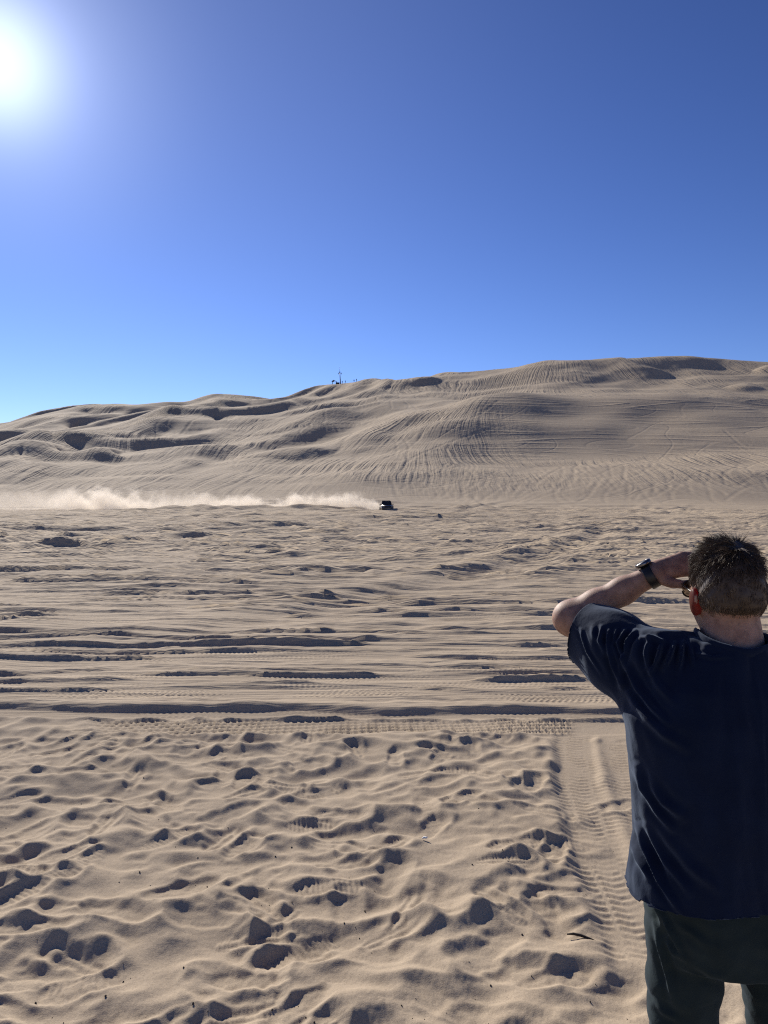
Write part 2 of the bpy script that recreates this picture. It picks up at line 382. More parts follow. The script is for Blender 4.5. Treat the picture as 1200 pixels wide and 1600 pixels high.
# ------------------------------------------------------------------ the trampled foreground (raster A, 7 mm)
AX0, AY0, ARES = -4.3, 1.0, 0.007
ax = (AX0 + np.arange(int(8.6 / ARES)) * ARES).astype(np.float32); ay = (AY0 + np.arange(int(6.1 / ARES)) * ARES).astype(np.float32)
AXX, AYY = np.meshgrid(ax, ay)
wx = 0.10 * perlin(AXX / 0.5, AYY / 0.5, 62); wy = 0.08 * perlin(AXX / 0.5, AYY / 0.5, 63)
def cusp(x, y, seed): return 0.5 - np.abs(perlin(x, y, seed))
HA = (0.036 * fbm(AXX / 1.2, AYY / 0.8, 2, 61) + 0.082 * cusp((AXX + wx) / 0.56, (AYY + wy) / 0.40, 67) + 0.042 * cusp((AXX - wy) / 0.29, (AYY + wx) / 0.20, 65)
      + 0.014 * cusp(AXX / 0.13, AYY / 0.10, 64) * sstep(-0.2, 0.4, perlin(AXX / 0.6, AYY / 0.6, 60))).astype(np.float32)
HA = relax(blur(HA, 1.2), ARES, 0.46, 30)
B0 = HA.copy()
def foot(X, Y, th, L, Wd, depth, rim, fresh, tread):
    R = L * 0.95
    i0 = int((X - R - AX0) / ARES); i1 = int((X + R - AX0) / ARES); j0 = int((Y - R - AY0) / ARES); j1 = int((Y + R - AY0) / ARES)
    i0 = max(i0, 0); j0 = max(j0, 0); i1 = min(i1, len(ax)); j1 = min(j1, len(ay))
    if i1 - i0 < 8 or j1 - j0 < 8: return
    s = (slice(j0, j1), slice(i0, i1)); xx = AXX[s] - X; yy = AYY[s] - Y
    wob = 0.018 * perlin(AXX[s] * 13, AYY[s] * 13, int(X * 31) % 50) * (1.6 - fresh)
    a = (xx * math.cos(th) + yy * math.sin(th)) / (L * 0.5) + wob / L * 2; b = (-xx * math.sin(th) + yy * math.cos(th)) + wob
    waist = Wd * 0.5 * (0.86 + 0.16 * a - 0.17 * np.exp(-((a + 0.12) / 0.28) ** 2))
    q = np.sqrt(np.abs(a) ** 2.6 + (np.abs(b) / waist) ** 2.4 + 1e-6) - 1          # <0 inside
    dist = q * Wd * 0.42
    lvl = float(np.median(HA[s]))
    wall = sstep(0.012 + 0.030 * (1 - fresh), -0.004, dist)
    bc = float(B0[min(max(int((Y - AY0) / ARES), 0), len(ay) - 1), min(max(int((X - AX0) / ARES), 0), len(ax) - 1)])
    bottom = (B0[s] if fresh < 0.6 else 0.5 * bc + 0.5 * B0[s]) - depth * (1 + 0.12 * a * (1 if fresh > 0.5 else -1)) + 0.004 * perlin(AXX[s] * 25, AYY[s] * 25, 9)
    bottom = np.maximum(bottom, HA[s] - 1.25 * depth)
    if tread == 1: bottom = bottom + 0.005 * np.tanh(3 * np.sin(a * L * 0.5 * 2 * math.pi / 0.026 + b * 12))
    elif tread == 2: bottom = bottom + 0.005 * np.tanh(3 * (np.sin(a * L * 0.5 * 2 * math.pi / 0.034 + b * 70) * np.sin(a * L * 0.5 * 185 - b * 70)))
    ring = np.exp(-((dist - 0.030) / 0.026) ** 2) * rim * (0.55 + 0.75 * np.clip(a * 0.8 + perlin(AXX[s] * 4, AYY[s] * 4, 12), -0.6, 1.2))
    HA[s] = HA[s] * (1 - wall) + np.minimum(bottom, HA[s] + 0.01) * wall + ring * (1 - wall)
TRACK_L = [ground_pt(*p) for p in ((898, 1128), (898, 1160), (903, 1210), (915, 1270), (938, 1335), (968, 1400), (1000, 1470), (1040, 1580))]
TRACK_R = [ground_pt(*p) for p in ((962, 1128), (964, 1170), (974, 1230), (997, 1300), (1030, 1370), (1070, 1450))]
def near_track(X, Y): return X > np.interp(Y, [3.2, 3.9, 4.6, 5.5, 6.3], [1.05, 1.04, 1.03, 1.15, 1.32]) - 0.1
def scatter(n, yr, Lr, Wr, dr, rim, fresh, treads):
    global B0
    B0 = blur(HA, 9)
    for _ in range(n):
        Y = yr[0] + (yr[1] - yr[0]) * random.random() ** 0.9; X = random.uniform(-0.66, 0.66) * Y
        if fresh > 0.5 and near_track(X, Y) and random.random() < 0.8: continue
        th = random.choice([random.gauss(0.15, 0.5), random.gauss(0.15, 0.5) + math.pi, random.gauss(1.3, 0.6), random.uniform(0, 6.28)])
        foot(X, Y, th, random.uniform(*Lr), random.uniform(*Wr), random.uniform(*dr), rim, fresh, random.choice(treads))
scatter(150, (1.6, 6.1), (0.32, 0.55), (0.17, 0.28), (0.008, 0.022), 0.016, 0.1, [0])
HA = relax(blur(HA, 2.0), ARES, 0.46, 40)
scatter(120, (1.6, 6.15), (0.27, 0.38), (0.12, 0.19), (0.008, 0.024), 0.015, 0.4, [0])
HA = relax(blur(HA, 1.2), ARES, 0.46, 40)
scatter(60, (1.6, 6.1), (0.27, 0.33), (0.11, 0.15), (0.010, 0.019), 0.009, 0.75, [0, 0, 1])
HA = relax(blur(HA, 0.7), ARES, 0.72, 20)
HA += (0.006 * fbm(AXX / 0.16, AYY / 0.10, 2, 68) * sstep(-0.3, 0.4, perlin(AXX / 0.7, AYY / 0.6, 69))).astype(np.float32)
# the tyre tracks that swing in from the right
def lay_track(P, half, treadn, depth, berm):
    global HA
    P = np.array(P); tt = np.linspace(0, 1, 90); ti = np.linspace(0, 1, len(P))
    Q = np.stack([np.interp(tt, ti, P[:, i]) for i in (0, 1)], 1); k = np.ones(11) / 11
    Qp = np.concatenate([2 * Q[0] - Q[5:0:-1], Q, 2 * Q[-1] - Q[-2:-7:-1]]); Q = np.stack([np.convolve(Qp[:, i], k, 'valid') for i in (0, 1)], 1)
    i0 = max(0, int((Q[:, 0].min() - 0.6 - AX0) / ARES)); i1 = min(len(ax), int((Q[:, 0].max() + 0.6 - AX0) / ARES))
    j0 = max(0, int((Q[:, 1].min() - 0.1 - AY0) / ARES)); j1 = min(len(ay), int((Q[:, 1].max() + 0.1 - AY0) / ARES))
    s = (slice(j0, j1), slice(i0, i1)); XX = AXX[s]; YY = AYY[s]
    best = np.full(XX.shape, 1e9, np.float32); al = np.zeros_like(best); sd = np.zeros_like(best); acc = 0.0
    for q in range(len(Q) - 1):
        a = Q[q]; v = Q[q + 1] - a; L = math.hypot(*v) + 1e-9
        t = np.clip(((XX - a[0]) * v[0] + (YY - a[1]) * v[1]) / L**2, 0, 1); ex = XX - a[0] - t * v[0]; ey = YY - a[1] - t * v[1]; d2 = ex*ex + ey*ey
        u = d2 < best; best[u] = d2[u]; al[u] = (acc + t * L)[u]; sd[u] = np.sign(v[0] * ey - v[1] * ex)[u]; acc += L
    c = np.sqrt(best) * sd + 0.012 * perlin(al * 2.2, al * 0, 71)
    fl = sstep(half * 1.9, half * 0.92, np.abs(c) + 0.035 * perlin(XX * 5, YY * 5, 72)) * sstep(-0.02, 0.25, al) * sstep(acc + 0.02, acc - 0.5, al)
    bars = np.tanh(2.5 * np.sin(2 * math.pi * (al + 0.42 * np.abs(c) * np.where(np.abs(c) < half * 0.6, 1, 0.1)) / 0.056)) * np.where(np.abs(np.abs(c) - half * 0.58) < 0.010, -0.2, 1)
    fade = 0.15 + 0.85 * sstep(-0.3, 0.25, perlin(XX * 3.5, YY * 2.5, 73) + 0.4 * perlin(XX * 11, YY * 11, 74))
    floor = 0.35 * blur(np.ascontiguousarray(HA[s]), 30) - depth + treadn * bars * fade
    HA[s] = HA[s] * (1 - fl) + floor * fl + berm * np.exp(-((np.abs(c) - half * 1.40) / 0.045) ** 2) * (0.5 + 0.8 * np.clip(perlin(al * 1.1, sd * 9, 75) + 0.4, 0, 1)) * sstep(0.15, 0.9, al) * sstep(acc, acc - 0.5, al)
lay_track(TRACK_R, 0.115, 0.0060, 0.016, 0.022)
lay_track(TRACK_L, 0.125, 0.0065, 0.016, 0.022)
scatter(170, (1.7, 6.05), (0.27, 0.32), (0.105, 0.135), (0.008, 0.017), 0.011, 1.0, [0, 0, 0, 1, 1, 2, 2])
HA = blur(relax(HA, ARES, 0.66, 25), 0.45)
# netted tread of a wide tyre along the far edge of the trampled ground
yc = 6.28 + 0.02 * perlin(AXX / 2.0, AXX * 0, 77) + 0.010 * AXX
c = AYY - yc; pxA = 600 + 1200 * AXX / AYY
ext = sstep(100, 190, pxA) * sstep(905, 880, pxA) * (0.55 + 0.45 * sstep(-0.2, 0.1, perlin(AXX * 0.9, AYY, 79)))
fl = sstep(0.20, 0.16, np.abs(c)) * sstep(60, 200, pxA)
lug = np.maximum(np.cos(math.pi * (AXX + 0.75 * c) / 0.062) ** 16, np.cos(math.pi * (c - 0.12 * AXX) / 0.085) ** 12)
HA = HA * (1 - fl) + (0.25 * blur(HA, 12) - 0.010 + 0.028 * lug * ext) * fl
HA = 0.84 * HA + 0.0012 * perlin(AXX * 60, AYY * 60, 81)

# ------------------------------------------------------------------ one ground sheet, dense where the eye is near
azf = np.radians(np.linspace(-31, 31, 800)); side = np.radians(np.concatenate([np.linspace(31.5, 50, 24), np.linspace(55, 180, 20)]))
az = np.concatenate([-side[::-1], azf, side[:-1]])
rr = list(np.linspace(0.15, 2.3, 24)); r = 2.38
while r < 640:
    rr.append(r); r += min(0.0060 * (r / 2.5) ** 1.4, 1.12 if r < 545 else 4.0)
rr += list(np.geomspace(660, 6000, 24)); rr = np.array(rr)
AZ, RR = np.meshgrid(az, rr); GXX = (RR * np.sin(AZ)).astype(np.float32); GYY = (RR * np.cos(AZ)).astype(np.float32)
nr, na = AZ.shape
Z = np.zeros((nr, na), np.float32)
# mid field: ruts that run across the view
jm0 = int(np.searchsorted(rr, 5.6)); jm1 = int(np.searchsorted(rr, 175)); S = slice(jm0, jm1)
MX = GXX[S]; MY = GYY[S]
cut = (np.abs(AZ[S]) < math.radians(52))
base = 0.05 * fbm(MX / 5, MY / 4, 2, 91) * sstep(7, 14, MY)
HM = base + (0.016 * fbm(MX / 0.55, MY / 0.32, 3, 95)).astype(np.float32) * sstep(90, 30, MY)
HM = HM + 0.10 * (0.5 - np.abs(perlin(MX / 4.5 + 0.35 * perlin(MX / 2, MY / 1.5, 90), MY / 0.85, 94))) * sstep(7, 11, MY) * sstep(45, 22, MY) * sstep(-0.3, 0.2, perlin(MX / 3, MY / 2, 93))
HM = HM + (0.06 + 0.0030 * np.minimum(MY, 35)) * (1 - 0.5 * sstep(40, 80, MY)) * (0.6 - 1.6 * np.abs(fbm(MX / 2.1, MY / 1.25, 2, 96))) * sstep(8, 16, MY) * sstep(-0.35, 0.35, perlin(MX / 6, MY / 4, 98)) * sstep(150, 60, MY)
HM = HM + 0.06 * fbm(MX / 3.2, MY / 1.6, 3, 97) * sstep(18, 45, MY) + 0.10 * fbm(MX / 9, MY / 5, 2, 99) * sstep(60, 110, MY)
tracks = [(9.62, .12, .014, .028, .2, 0), (8.95, .11, .014, .030, .2, .004), (8.05, .12, .018, .042, .5, .004), (7.35, .15, .014, .028, .4, .006),
          (6.62, .15, .018, .052, .9, .003)]
y = 60.0; order = []
while y > 7.0:
    order.append(y); y -= (0.11 + 0.017 * y) * random.uniform(0.5, 1.5)
random.shuffle(order)
tl = [(y0, random.uniform(.065, .105) * (1 + y0 * 0.035), random.uniform(.008, .02), random.choice([.018, .024, .032, .042]), random.uniform(0, 2), random.choice([0, .003, .004])) for y0 in order] + tracks
for n, (y0, hw, depth, berm, sl, tr) in enumerate(tl):
    hand = n >= len(order); wa = 0.20 if hand else min(0.10 + 0.012 * y0, 0.5)
    slope = random.gauss(0, 0.010 if hand else 0.022)
    gain = 1 + max(0, y0 - 8) * 0.07
    a0 = np.searchsorted(rr, max(5.6, y0 * 0.80 - 1.2)) - jm0; a1 = np.searchsorted(rr, y0 * 1.75 + 2) - jm0
    a0 = max(a0, 0); X = MX[a0:a1]; Y = MY[a0:a1]
    c = y0 + slope * X + wa * (perlin(X / 3.6, X * 0, n * 3 + 1) + 0.4 * perlin(X / 1.1, X * 0, n * 3 + 2))
    t = (Y - c) / hw
    if not hand:
        xs = random.uniform(-1.0, 1.0) * y0; ext = np.exp(-((X - xs) / (y0 * random.uniform(0.35, 1.3))) ** 4)
    else: ext = 1.0
    w = sstep(1.28, 0.85, np.abs(t)) * ext
    fl = base[a0:a1] - depth
    if tr and y0 < 16:
        fl = fl + 0.8 * tr * np.sin(2 * math.pi * (X + 0.5 * hw * np.abs(t)) / 0.055) * (np.abs(t) < 0.9) * sstep(-0.3, 0.3, perlin(X * 0.8, Y * 2, n + 31))
    m = np.clip(0.52 + 0.62 * perlin(X / 1.7, X * 0 + y0, n + 200) + 0.22 * perlin(X / 0.55, X * 0 + y0, n + 300), 0.06, 1.5)
    m2 = np.clip(0.3 + 0.9 * perlin(X / 1.2, X * 0 + y0, n + 400), 0.0, 1.2)
    H = HM[a0:a1]
    bw = np.where(t > 1.62, 1.1, 0.46)
    H = H * (1 - w) + fl * w + ext * gain * (berm * m * np.exp(-((t - 1.62) / bw) ** 2) + 0.45 * berm * m2 * np.exp(-((t + 1.5) / 0.4) ** 2))
    HM[a0:a1] = H
# ruts farther out, in all directions
for n in range(150):
    x0, y0 = random.uniform(-60, 60), random.uniform(30, 165); th = random.gauss(0, 0.25) if n % 3 else random.uniform(0, 3.14)
    rad = random.uniform(60, 400) * random.choice([-1, 1])
    sx = MX - x0; sy = MY - y0; u = sx * math.cos(th) + sy * math.sin(th); v = -sx * math.sin(th) + sy * math.cos(th) - u * u / rad
    g = np.abs(v) < 3.0
    if not g.any(): continue
    k = np.exp(-(u[g] / random.uniform(12, 40)) ** 4); d = 0.45 + y0 * 0.004
    HM[g] += (0.05 + 0.0012 * y0) * k * (np.exp(-((v[g] - 1.7 * d) / d) ** 2) - np.exp(-(v[g] / d) ** 2))
near_w = sstep(6.44, 6.62, MY)                      # hand over from the fine raster to the ruts
Z[S] = np.where(cut, HM, 0) * near_w * sstep(175, 150, RR[S])
wA = sstep(6.62, 6.44, GYY) * sstep(1.15, 1.5, GYY) * sstep(4.2, 3.9, np.abs(GXX))
ja = int(np.searchsorted(rr, 8.5))
Z[:ja] += wA[:ja] * bilinear(HA, AX0, AY0, ARES, GXX[:ja], GYY[:ja])
jh = int(np.searchsorted(rr, 112)); hx = GXX[jh:]; hy = np.maximum(GYY[jh:], 1)
inside = sstep(50, 42, np.degrees(np.abs(AZ[jh:])))
hz = bilinear(HC, CX0, CY0, CRES, hx, hy); far = (hy > CY0 + 515) | (np.abs(hx) > 344)
hz = np.where(far, dune_base(hx, hy), hz)
Z[jh:] += inside * hz * sstep(113, 122, GYY[jh:])
for fx, fy in ((0.70, 1.83), (0.93, 1.83)):         # firm sand under the man's shoes
    k = np.exp(-(((GXX[:ja] - fx) / 0.16) ** 2 + ((GYY[:ja] - fy) / 0.24) ** 2) ** 2); Z[:ja] *= 1 - k
V = np.stack([GXX, GYY, Z], -1).reshape(-1, 3)
idx = np.arange(nr * na).reshape(nr, na); nxt = np.roll(idx, -1, axis=1)
Q = np.stack([idx[:-1], nxt[:-1], nxt[1:], idx[1:]], -1).reshape(-1, 4)[:, ::-1]
me = np_mesh('ground', V, Q)
fl_a = np.zeros((nr, na), np.float32); fl_a[jh:] = bilinear(FALL, CX0, CY0, CRES * 8, hx, hy)
me.attributes.new('fall_line', 'FLOAT', 'POINT').data.foreach_set('value', fl_a.ravel())
ground = mesh_obj('ground', me, M_SAND); tag(ground, 'pale tan desert sand with footprints, tyre ruts and big dunes', kind='structure')
def ground_z(x, y):
    a = math.atan2(x, y); r = math.hypot(x, y)
    j = min(int(np.searchsorted(rr, r)), nr - 1); j = j - 1 if j > 0 and abs(rr[j - 1] - r) < abs(rr[j] - r) else j
    i = int(np.argmin(np.abs(az - a))); return float(Z[j, i])

# ================================================================== objects
# ------------------------------------------------------------------ implicit surfaces for the people
def surface_nets(f, o, h):
    """quad mesh of the zero level of f sampled on a grid"""
    ins = f < 0; n = f.shape; c = tuple(v - 1 for v in n)
    def sl(a, di, dj, dk): return a[di:di + c[0], dj:dj + c[1], dk:dk + c[2]]
    cnt = np.zeros(c, np.int8)
    for d in np.ndindex(2, 2, 2): cnt += sl(ins, *d)
    act = (cnt > 0) & (cnt < 8); I = np.argwhere(act); idx = np.full(c, -1, np.int32); idx[act] = np.arange(len(I))
    acc = np.zeros((len(I), 3), np.float32); num = np.zeros(len(I), np.float32)
    cor = {d: f[I[:, 0] + d[0], I[:, 1] + d[1], I[:, 2] + d[2]] for d in np.ndindex(2, 2, 2)}
    for a in range(3):
        for d in np.ndindex(2, 2, 2):
            if d[a]: continue
            e = list(d); e[a] = 1; f0 = cor[d]; f1 = cor[tuple(e)]; m = (f0 < 0) != (f1 < 0)
            t = np.where(m, f0 / np.where(m, f0 - f1, 1), 0); p = np.tile(np.array(d, np.float32), (len(I), 1)); p[:, a] += t
            acc[m] += p[m]; num[m] += 1
    V = (I + acc / num[:, None]) * h + np.array(o)
    quads = []
    for a in range(3):
        b, g = (a + 1) % 3, (a + 2) % 3
        s0 = [slice(1, n[i] - 1) for i in range(3)]; s1 = list(s0); s0[a] = slice(0, n[a] - 1); s1[a] = slice(1, n[a])
        A = ins[tuple(s0)]; B = ins[tuple(s1)]; E = np.argwhere(A != B); off = np.ones(3, int); off[a] = 0; E = E + off
        sg = ins[E[:, 0], E[:, 1], E[:, 2]]
        def cell(db, dg):
            q = E.copy(); q[:, b] += db; q[:, g] += dg; return idx[q[:, 0], q[:, 1], q[:, 2]]
        q = np.stack([cell(-1, -1), cell(0, -1), cell(0, 0), cell(-1, 0)], 1)
        q[~sg] = q[~sg][:, ::-1]; quads.append(q)
    return V.astype(np.float32), np.concatenate(quads)
class Field:
    def __init__(s, lo, hi, h):
        s.o = np.array(lo, np.float32); s.h = h; s.n = tuple(int((b - a) / h) + 1 for a, b in zip(lo, hi)); s.f = np.full(s.n, 0.5, np.float32)
        s.ax = [(s.o[i] + np.arange(s.n[i]) * h).astype(np.float32) for i in range(3)]
    def put(s, lo, hi, fn, k, op='add'):
        m = k + 3 * s.h; sl = []
        for i in range(3):
            a = max(0, int((lo[i] - m - s.o[i]) / s.h)); b = min(s.n[i], int((hi[i] + m - s.o[i]) / s.h) + 2)
            if b - a < 2: return
            sl.append(slice(a, b))
        sl = tuple(sl); X = s.ax[0][sl[0]][:, None, None]; Y = s.ax[1][sl[1]][None, :, None]; Z = s.ax[2][sl[2]][None, None, :]
        d = fn(X, Y, Z); f = s.f[sl]
        hh = np.clip(0.5 + 0.5 * (f - d) / k, 0, 1); s.f[sl] = f * (1 - hh) + d * hh - k * hh * (1 - hh)
    def cone(s, a, b, ra, rb, k=0.02):
        a = np.array(a, np.float32); b = np.array(b, np.float32); v = b - a; L2 = float(v @ v) + 1e-9; r = max(ra, rb)
        def fn(X, Y, Z):
            t = np.clip(((X - a[0]) * v[0] + (Y - a[1]) * v[1] + (Z - a[2]) * v[2]) / L2, 0, 1)
            return np.sqrt((X - a[0] - t * v[0]) ** 2 + (Y - a[1] - t * v[1]) ** 2 + (Z - a[2] - t * v[2]) ** 2) - (ra + (rb - ra) * t)
        s.put(np.minimum(a, b) - r, np.maximum(a, b) + r, fn, k)
    def chain(s, pts, k=0.02):
        for (a, ra), (b, rb) in zip(pts[:-1], pts[1:]): s.cone(a, b, ra, rb, k)
    def ell(s, c, r, k=0.02):
        c = np.array(c); r = np.array(r)
        def fn(X, Y, Z):
            x, y, z = X - c[0], Y - c[1], Z - c[2]
            k0 = np.sqrt((x / r[0]) ** 2 + (y / r[1]) ** 2 + (z / r[2]) ** 2); k1 = np.sqrt((x / r[0]**2) ** 2 + (y / r[1]**2) ** 2 + (z / r[2]**2) ** 2) + 1e-6
            return k0 * (k0 - 1) / k1
        s.put(c - r, c + r, fn, k)
    def stack(s, tab, k=0.03):
        """elliptic trunk: rows of z, centre x, centre y, half width, half depth"""
        T = np.array(tab, np.float32); z0, z1 = T[0, 0], T[-1, 0]
        def fn(X, Y, Z):
            g = lambda j: np.interp(Z, T[:, 0], T[:, j]).astype(np.float32)
            a, b = g(3), g(4); e = (np.abs((X - g(1)) / a) ** 2.3 + np.abs((Y - g(2)) / b) ** 2.3) ** (1 / 2.3)
            return np.maximum((e - 1) * np.minimum(a, b), np.maximum(z0 - Z, Z - z1))
        a, b = T[:, 3].max(), T[:, 4].max()
        s.put((T[:, 1].min() - a, T[:, 2].min() - b, z0), (T[:, 1].max() + a, T[:, 2].max() + b, z1), fn, k)
    def mesh(s): return surface_nets(s.f, s.o, s.h)
def vnormals(V, Q):
    n = np.cross(V[Q[:, 2]] - V[Q[:, 0]], V[Q[:, 3]] - V[Q[:, 1]]); N = np.zeros_like(V)
    for i in range(4): np.add.at(N, Q[:, i], n)
    return N / (np.linalg.norm(N, axis=1, keepdims=True) + 1e-9)
def prune(V, Q, keep):
    """drop the quads that touch a vertex that is not kept"""
    Q = Q[keep[Q].all(1)]; used = np.zeros(len(V), bool); used[Q] = True; m = np.cumsum(used) - 1
    return V[used], m[Q]
def lap(V, Q, it=1, w=0.5):
    E = np.concatenate([Q[:, [0, 1]], Q[:, [1, 2]], Q[:, [2, 3]], Q[:, [3, 0]]]); cn = np.bincount(E[:, 0], minlength=len(V)) + np.bincount(E[:, 1], minlength=len(V))
    for _ in range(it):
        S = np.stack([np.bincount(E[:, 0], V[E[:, 1], i], len(V)) + np.bincount(E[:, 1], V[E[:, 0], i], len(V)) for i in range(3)], 1)
        V = V * (1 - w) + w * S / np.maximum(cn, 1)[:, None]
    return V.astype(np.float32)
def unit(v): v = np.array(v, float); return v / np.linalg.norm(v)

# ------------------------------------------------------------------ materials of the things
def skin_mat():
    m, t, b = mat_new('skin'); g = node(t, 'ShaderNodeNewGeometry').outputs['Position']
    c = ramp(t, noise_tex(t, g, 42, 5, 0.65), [(0.3, (0.20, 0.105, 0.075)), (0.7, (0.39, 0.235, 0.17))]); t.links.new(c, b.inputs['Base Color'])
    b.inputs['Roughness'].default_value = 0.62; b.inputs['Subsurface Weight'].default_value = 0.15
    b.inputs['Subsurface Radius'].default_value = (0.012, 0.004, 0.002); b.inputs['Subsurface Scale'].default_value = 1.0
    bp = node(t, 'ShaderNodeBump'); bp.inputs['Strength'].default_value = 0.3; bp.inputs['Distance'].default_value = 0.0015
    t.links.new(noise_tex(t, g, 320, 3, 0.7), bp.inputs['Height']); t.links.new(bp.outputs[0], b.inputs['Normal']); return m
def ear_mat():
    m, t, b = mat_new('ear_skin'); b.inputs['Base Color'].default_value = (0.32, 0.13, 0.10, 1); b.inputs['Roughness'].default_value = 0.5
    tr = node(t, 'ShaderNodeBsdfTranslucent'); tr.inputs[0].default_value = (0.34, 0.015, 0.03, 1)
    mx = node(t, 'ShaderNodeMixShader'); mx.inputs[0].default_value = 0.75
    t.links.new(b.outputs[0], mx.inputs[1]); t.links.new(tr.outputs[0], mx.inputs[2]); t.links.new(mx.outputs[0], t.nodes['Material Output'].inputs[0]); return m
def cloth_mat(name, c0, c1, sheen, scale=900):
    m, t, b = mat_new(name); g = node(t, 'ShaderNodeNewGeometry').outputs['Position']
    c = ramp(t, noise_tex(t, g, 14, 5), [(0.3, c0), (0.7, c1)]); t.links.new(c, b.inputs['Base Color'])
    b.inputs['Roughness'].default_value = 0.85; b.inputs['Specular IOR Level'].default_value = 0.12; b.inputs['Sheen Tint'].default_value = (0.6, 0.75, 1.0, 1)
    b.inputs['Sheen Weight'].default_value = sheen; b.inputs['Sheen Roughness'].default_value = 0.5
    bp = node(t, 'ShaderNodeBump'); bp.inputs['Strength'].default_value = 0.35; bp.inputs['Distance'].default_value = 0.0008
    t.links.new(noise_tex(t, g, scale, 2), bp.inputs['Height'])
    bp2 = node(t, 'ShaderNodeBump'); bp2.inputs['Strength'].default_value = 0.3; bp2.inputs['Distance'].default_value = 0.008
    t.links.new(noise_tex(t, g, 26, 3), bp2.inputs['Height']); t.links.new(bp.outputs[0], bp2.inputs['Normal']); t.links.new(bp2.outputs[0], b.inputs['Normal']); return m
M_SKIN = skin_mat(); M_EAR = ear_mat()
M_SHIRT = cloth_mat('navy_cotton', (0.0028, 0.0075, 0.025), (0.0044, 0.011, 0.034), 0.20)
M_PANTS = cloth_mat('dark_green_canvas', (0.014, 0.023, 0.024), (0.021, 0.033, 0.034), 0.08, 500)
M_SHOE = simple('dark_suede', (0.05, 0.04, 0.03), 0.9)
M_BLACK = simple('black_rubber', (0.010, 0.010, 0.011), 0.45)
M_STEEL = simple('dark_steel', (0.16, 0.16, 0.17), 0.25, 1.0)
M_GLASSF = simple('dark_acetate', (0.012, 0.011, 0.010), 0.25)
def lens_mat():
    m, t, b = mat_new('tinted_lens'); b.inputs['Base Color'].default_value = (0.35, 0.28, 0.22, 1); b.inputs['Roughness'].default_value = 0.02
    b.inputs['Transmission Weight'].default_value = 0.9; b.inputs['IOR'].default_value = 1.1; return m
M_LENS = lens_mat()
def hair_mat():
    m, t, b = mat_new('greying_hair'); at = node(t, 'ShaderNodeAttribute', attribute_name='shade')
    c = ramp(t, at.outputs['Fac'], [(0.0, (0.036, 0.024, 0.016)), (0.5, (0.11, 0.076, 0.053)), (1.0, (0.38, 0.32, 0.26))]); t.links.new(c, b.inputs['Base Color'])
    b.inputs['Roughness'].default_value = 0.5; b.inputs['Specular IOR Level'].default_value = 0.35; return m
M_HAIR = hair_mat()

# ------------------------------------------------------------------ the man shading his eyes
man = empty('person', (0.815, 1.80, 0.0))
tag(man, 'man in navy t-shirt seen from behind, shading his eyes with his left hand', 'person')
HD = np.array((0.802, 1.80, 1.672)); SH = np.array((0.638, 1.825, 1.478)); EL = np.array((0.497, 2.03, 1.556)); WR = np.array((0.690, 1.955, 1.680))
b_ = Field((0.42, 1.58, 0.02), (1.18, 2.12, 1.80), 0.005)
b_.stack([(0.86, .815, 1.80, .15, .10), (0.95, .815, 1.80, .165, .115), (1.15, .815, 1.80, .16, .115), (1.35, .815, 1.80, .165, .105), (1.46, .813, 1.79, .13, .085), (1.50, .81, 1.785, .07, .06)])
b_.cone((.79, 1.785, 1.47), (.66, 1.815, 1.455), .05, .05, .05); b_.cone((.84, 1.785, 1.47), (.97, 1.80, 1.435), .05, .05, .05)
b_.cone((.806, 1.792, 1.60), (.812, 1.762, 1.46), .063, .070, .03)
b_.ell(HD, (.073, .097, .104), .02); b_.ell((.802, 1.842, 1.618), (.057, .062, .080), .03); b_.ell((.802, 1.882, 1.563), (.028, .022, .022), .025)
b_.cone((.802, 1.903, 1.665), (.802, 1.924, 1.628), .009, .014, .012); b_.ell((.802, 1.897, 1.685), (.05, .014, .012), .015)
b_.ell((.802, 1.902, 1.590), (.022, .008, .006), .008); b_.ell((.802, 1.901, 1.578), (.020, .008, .006), .008)
for sx in (-1, 1):
    ex = .802 + sx * .074
    b_.ell((ex, 1.795, 1.630), (.012, .020, .034), .006); b_.ell((ex + sx * .008, 1.786, 1.640), (.007, .018, .025), .005)
    b_.ell((.802 + sx * .03, 1.888, 1.655), (.013, .009, .008), .006)
b_.chain([(SH, .052), (SH + (EL - SH) * .5, .053), (EL, .041)], .03)
ax_ = unit(WR - EL); b_.ell(EL + np.array((-.006, .004, -.002)), (.040, .040, .040), .02)
b_.chain([(EL, .041), (EL + ax_ * .075, .037), (EL + ax_ * .15, .0315), (WR, .026)], .025)
dr_ = unit(np.array((.868, 1.925, 1.716)) - WR); wv = np.array((.0, .50, .86)); wv = unit(wv - dr_ * (wv @ dr_)); pn = np.cross(dr_, wv); pn = pn if pn[2] < 0 else -pn
fl_ = [.068, .078, .073, .056]
for i, o in enumerate((-.010, .006, .021, .035)):
    k0 = WR + dr_ * (.088 - .006 * abs(i - 1)) + wv * o; b_.cone(WR + dr_ * .005 + wv * o * .55, k0, .0150, .0115, .012)
    d1 = unit(dr_ + pn * .16); d2 = unit(dr_ + pn * .42); d3 = unit(dr_ + pn * .6); L = fl_[i]
    j1 = k0 + d1 * L * .48; j2 = j1 + d2 * L * .30; j3 = j2 + d3 * L * .22
    b_.chain([(k0, .0108), (j1, .0095), (j2, .0088), (j3, .0078)], .006)
b_.chain([(WR + dr_ * .002 - wv * .010, .0165), (WR + dr_ * .030 - wv * .033 - pn * .004, .0128), (WR + dr_ * .060 - wv * .045 - pn * .006, .0106), (WR + dr_ * .096 - wv * .043 - pn * .004, .0095)], .004)
RS, RE, RW = np.array((.992, 1.80, 1.435)), np.array((1.055, 1.79, 1.16)), np.array((1.045, 1.87, .935))
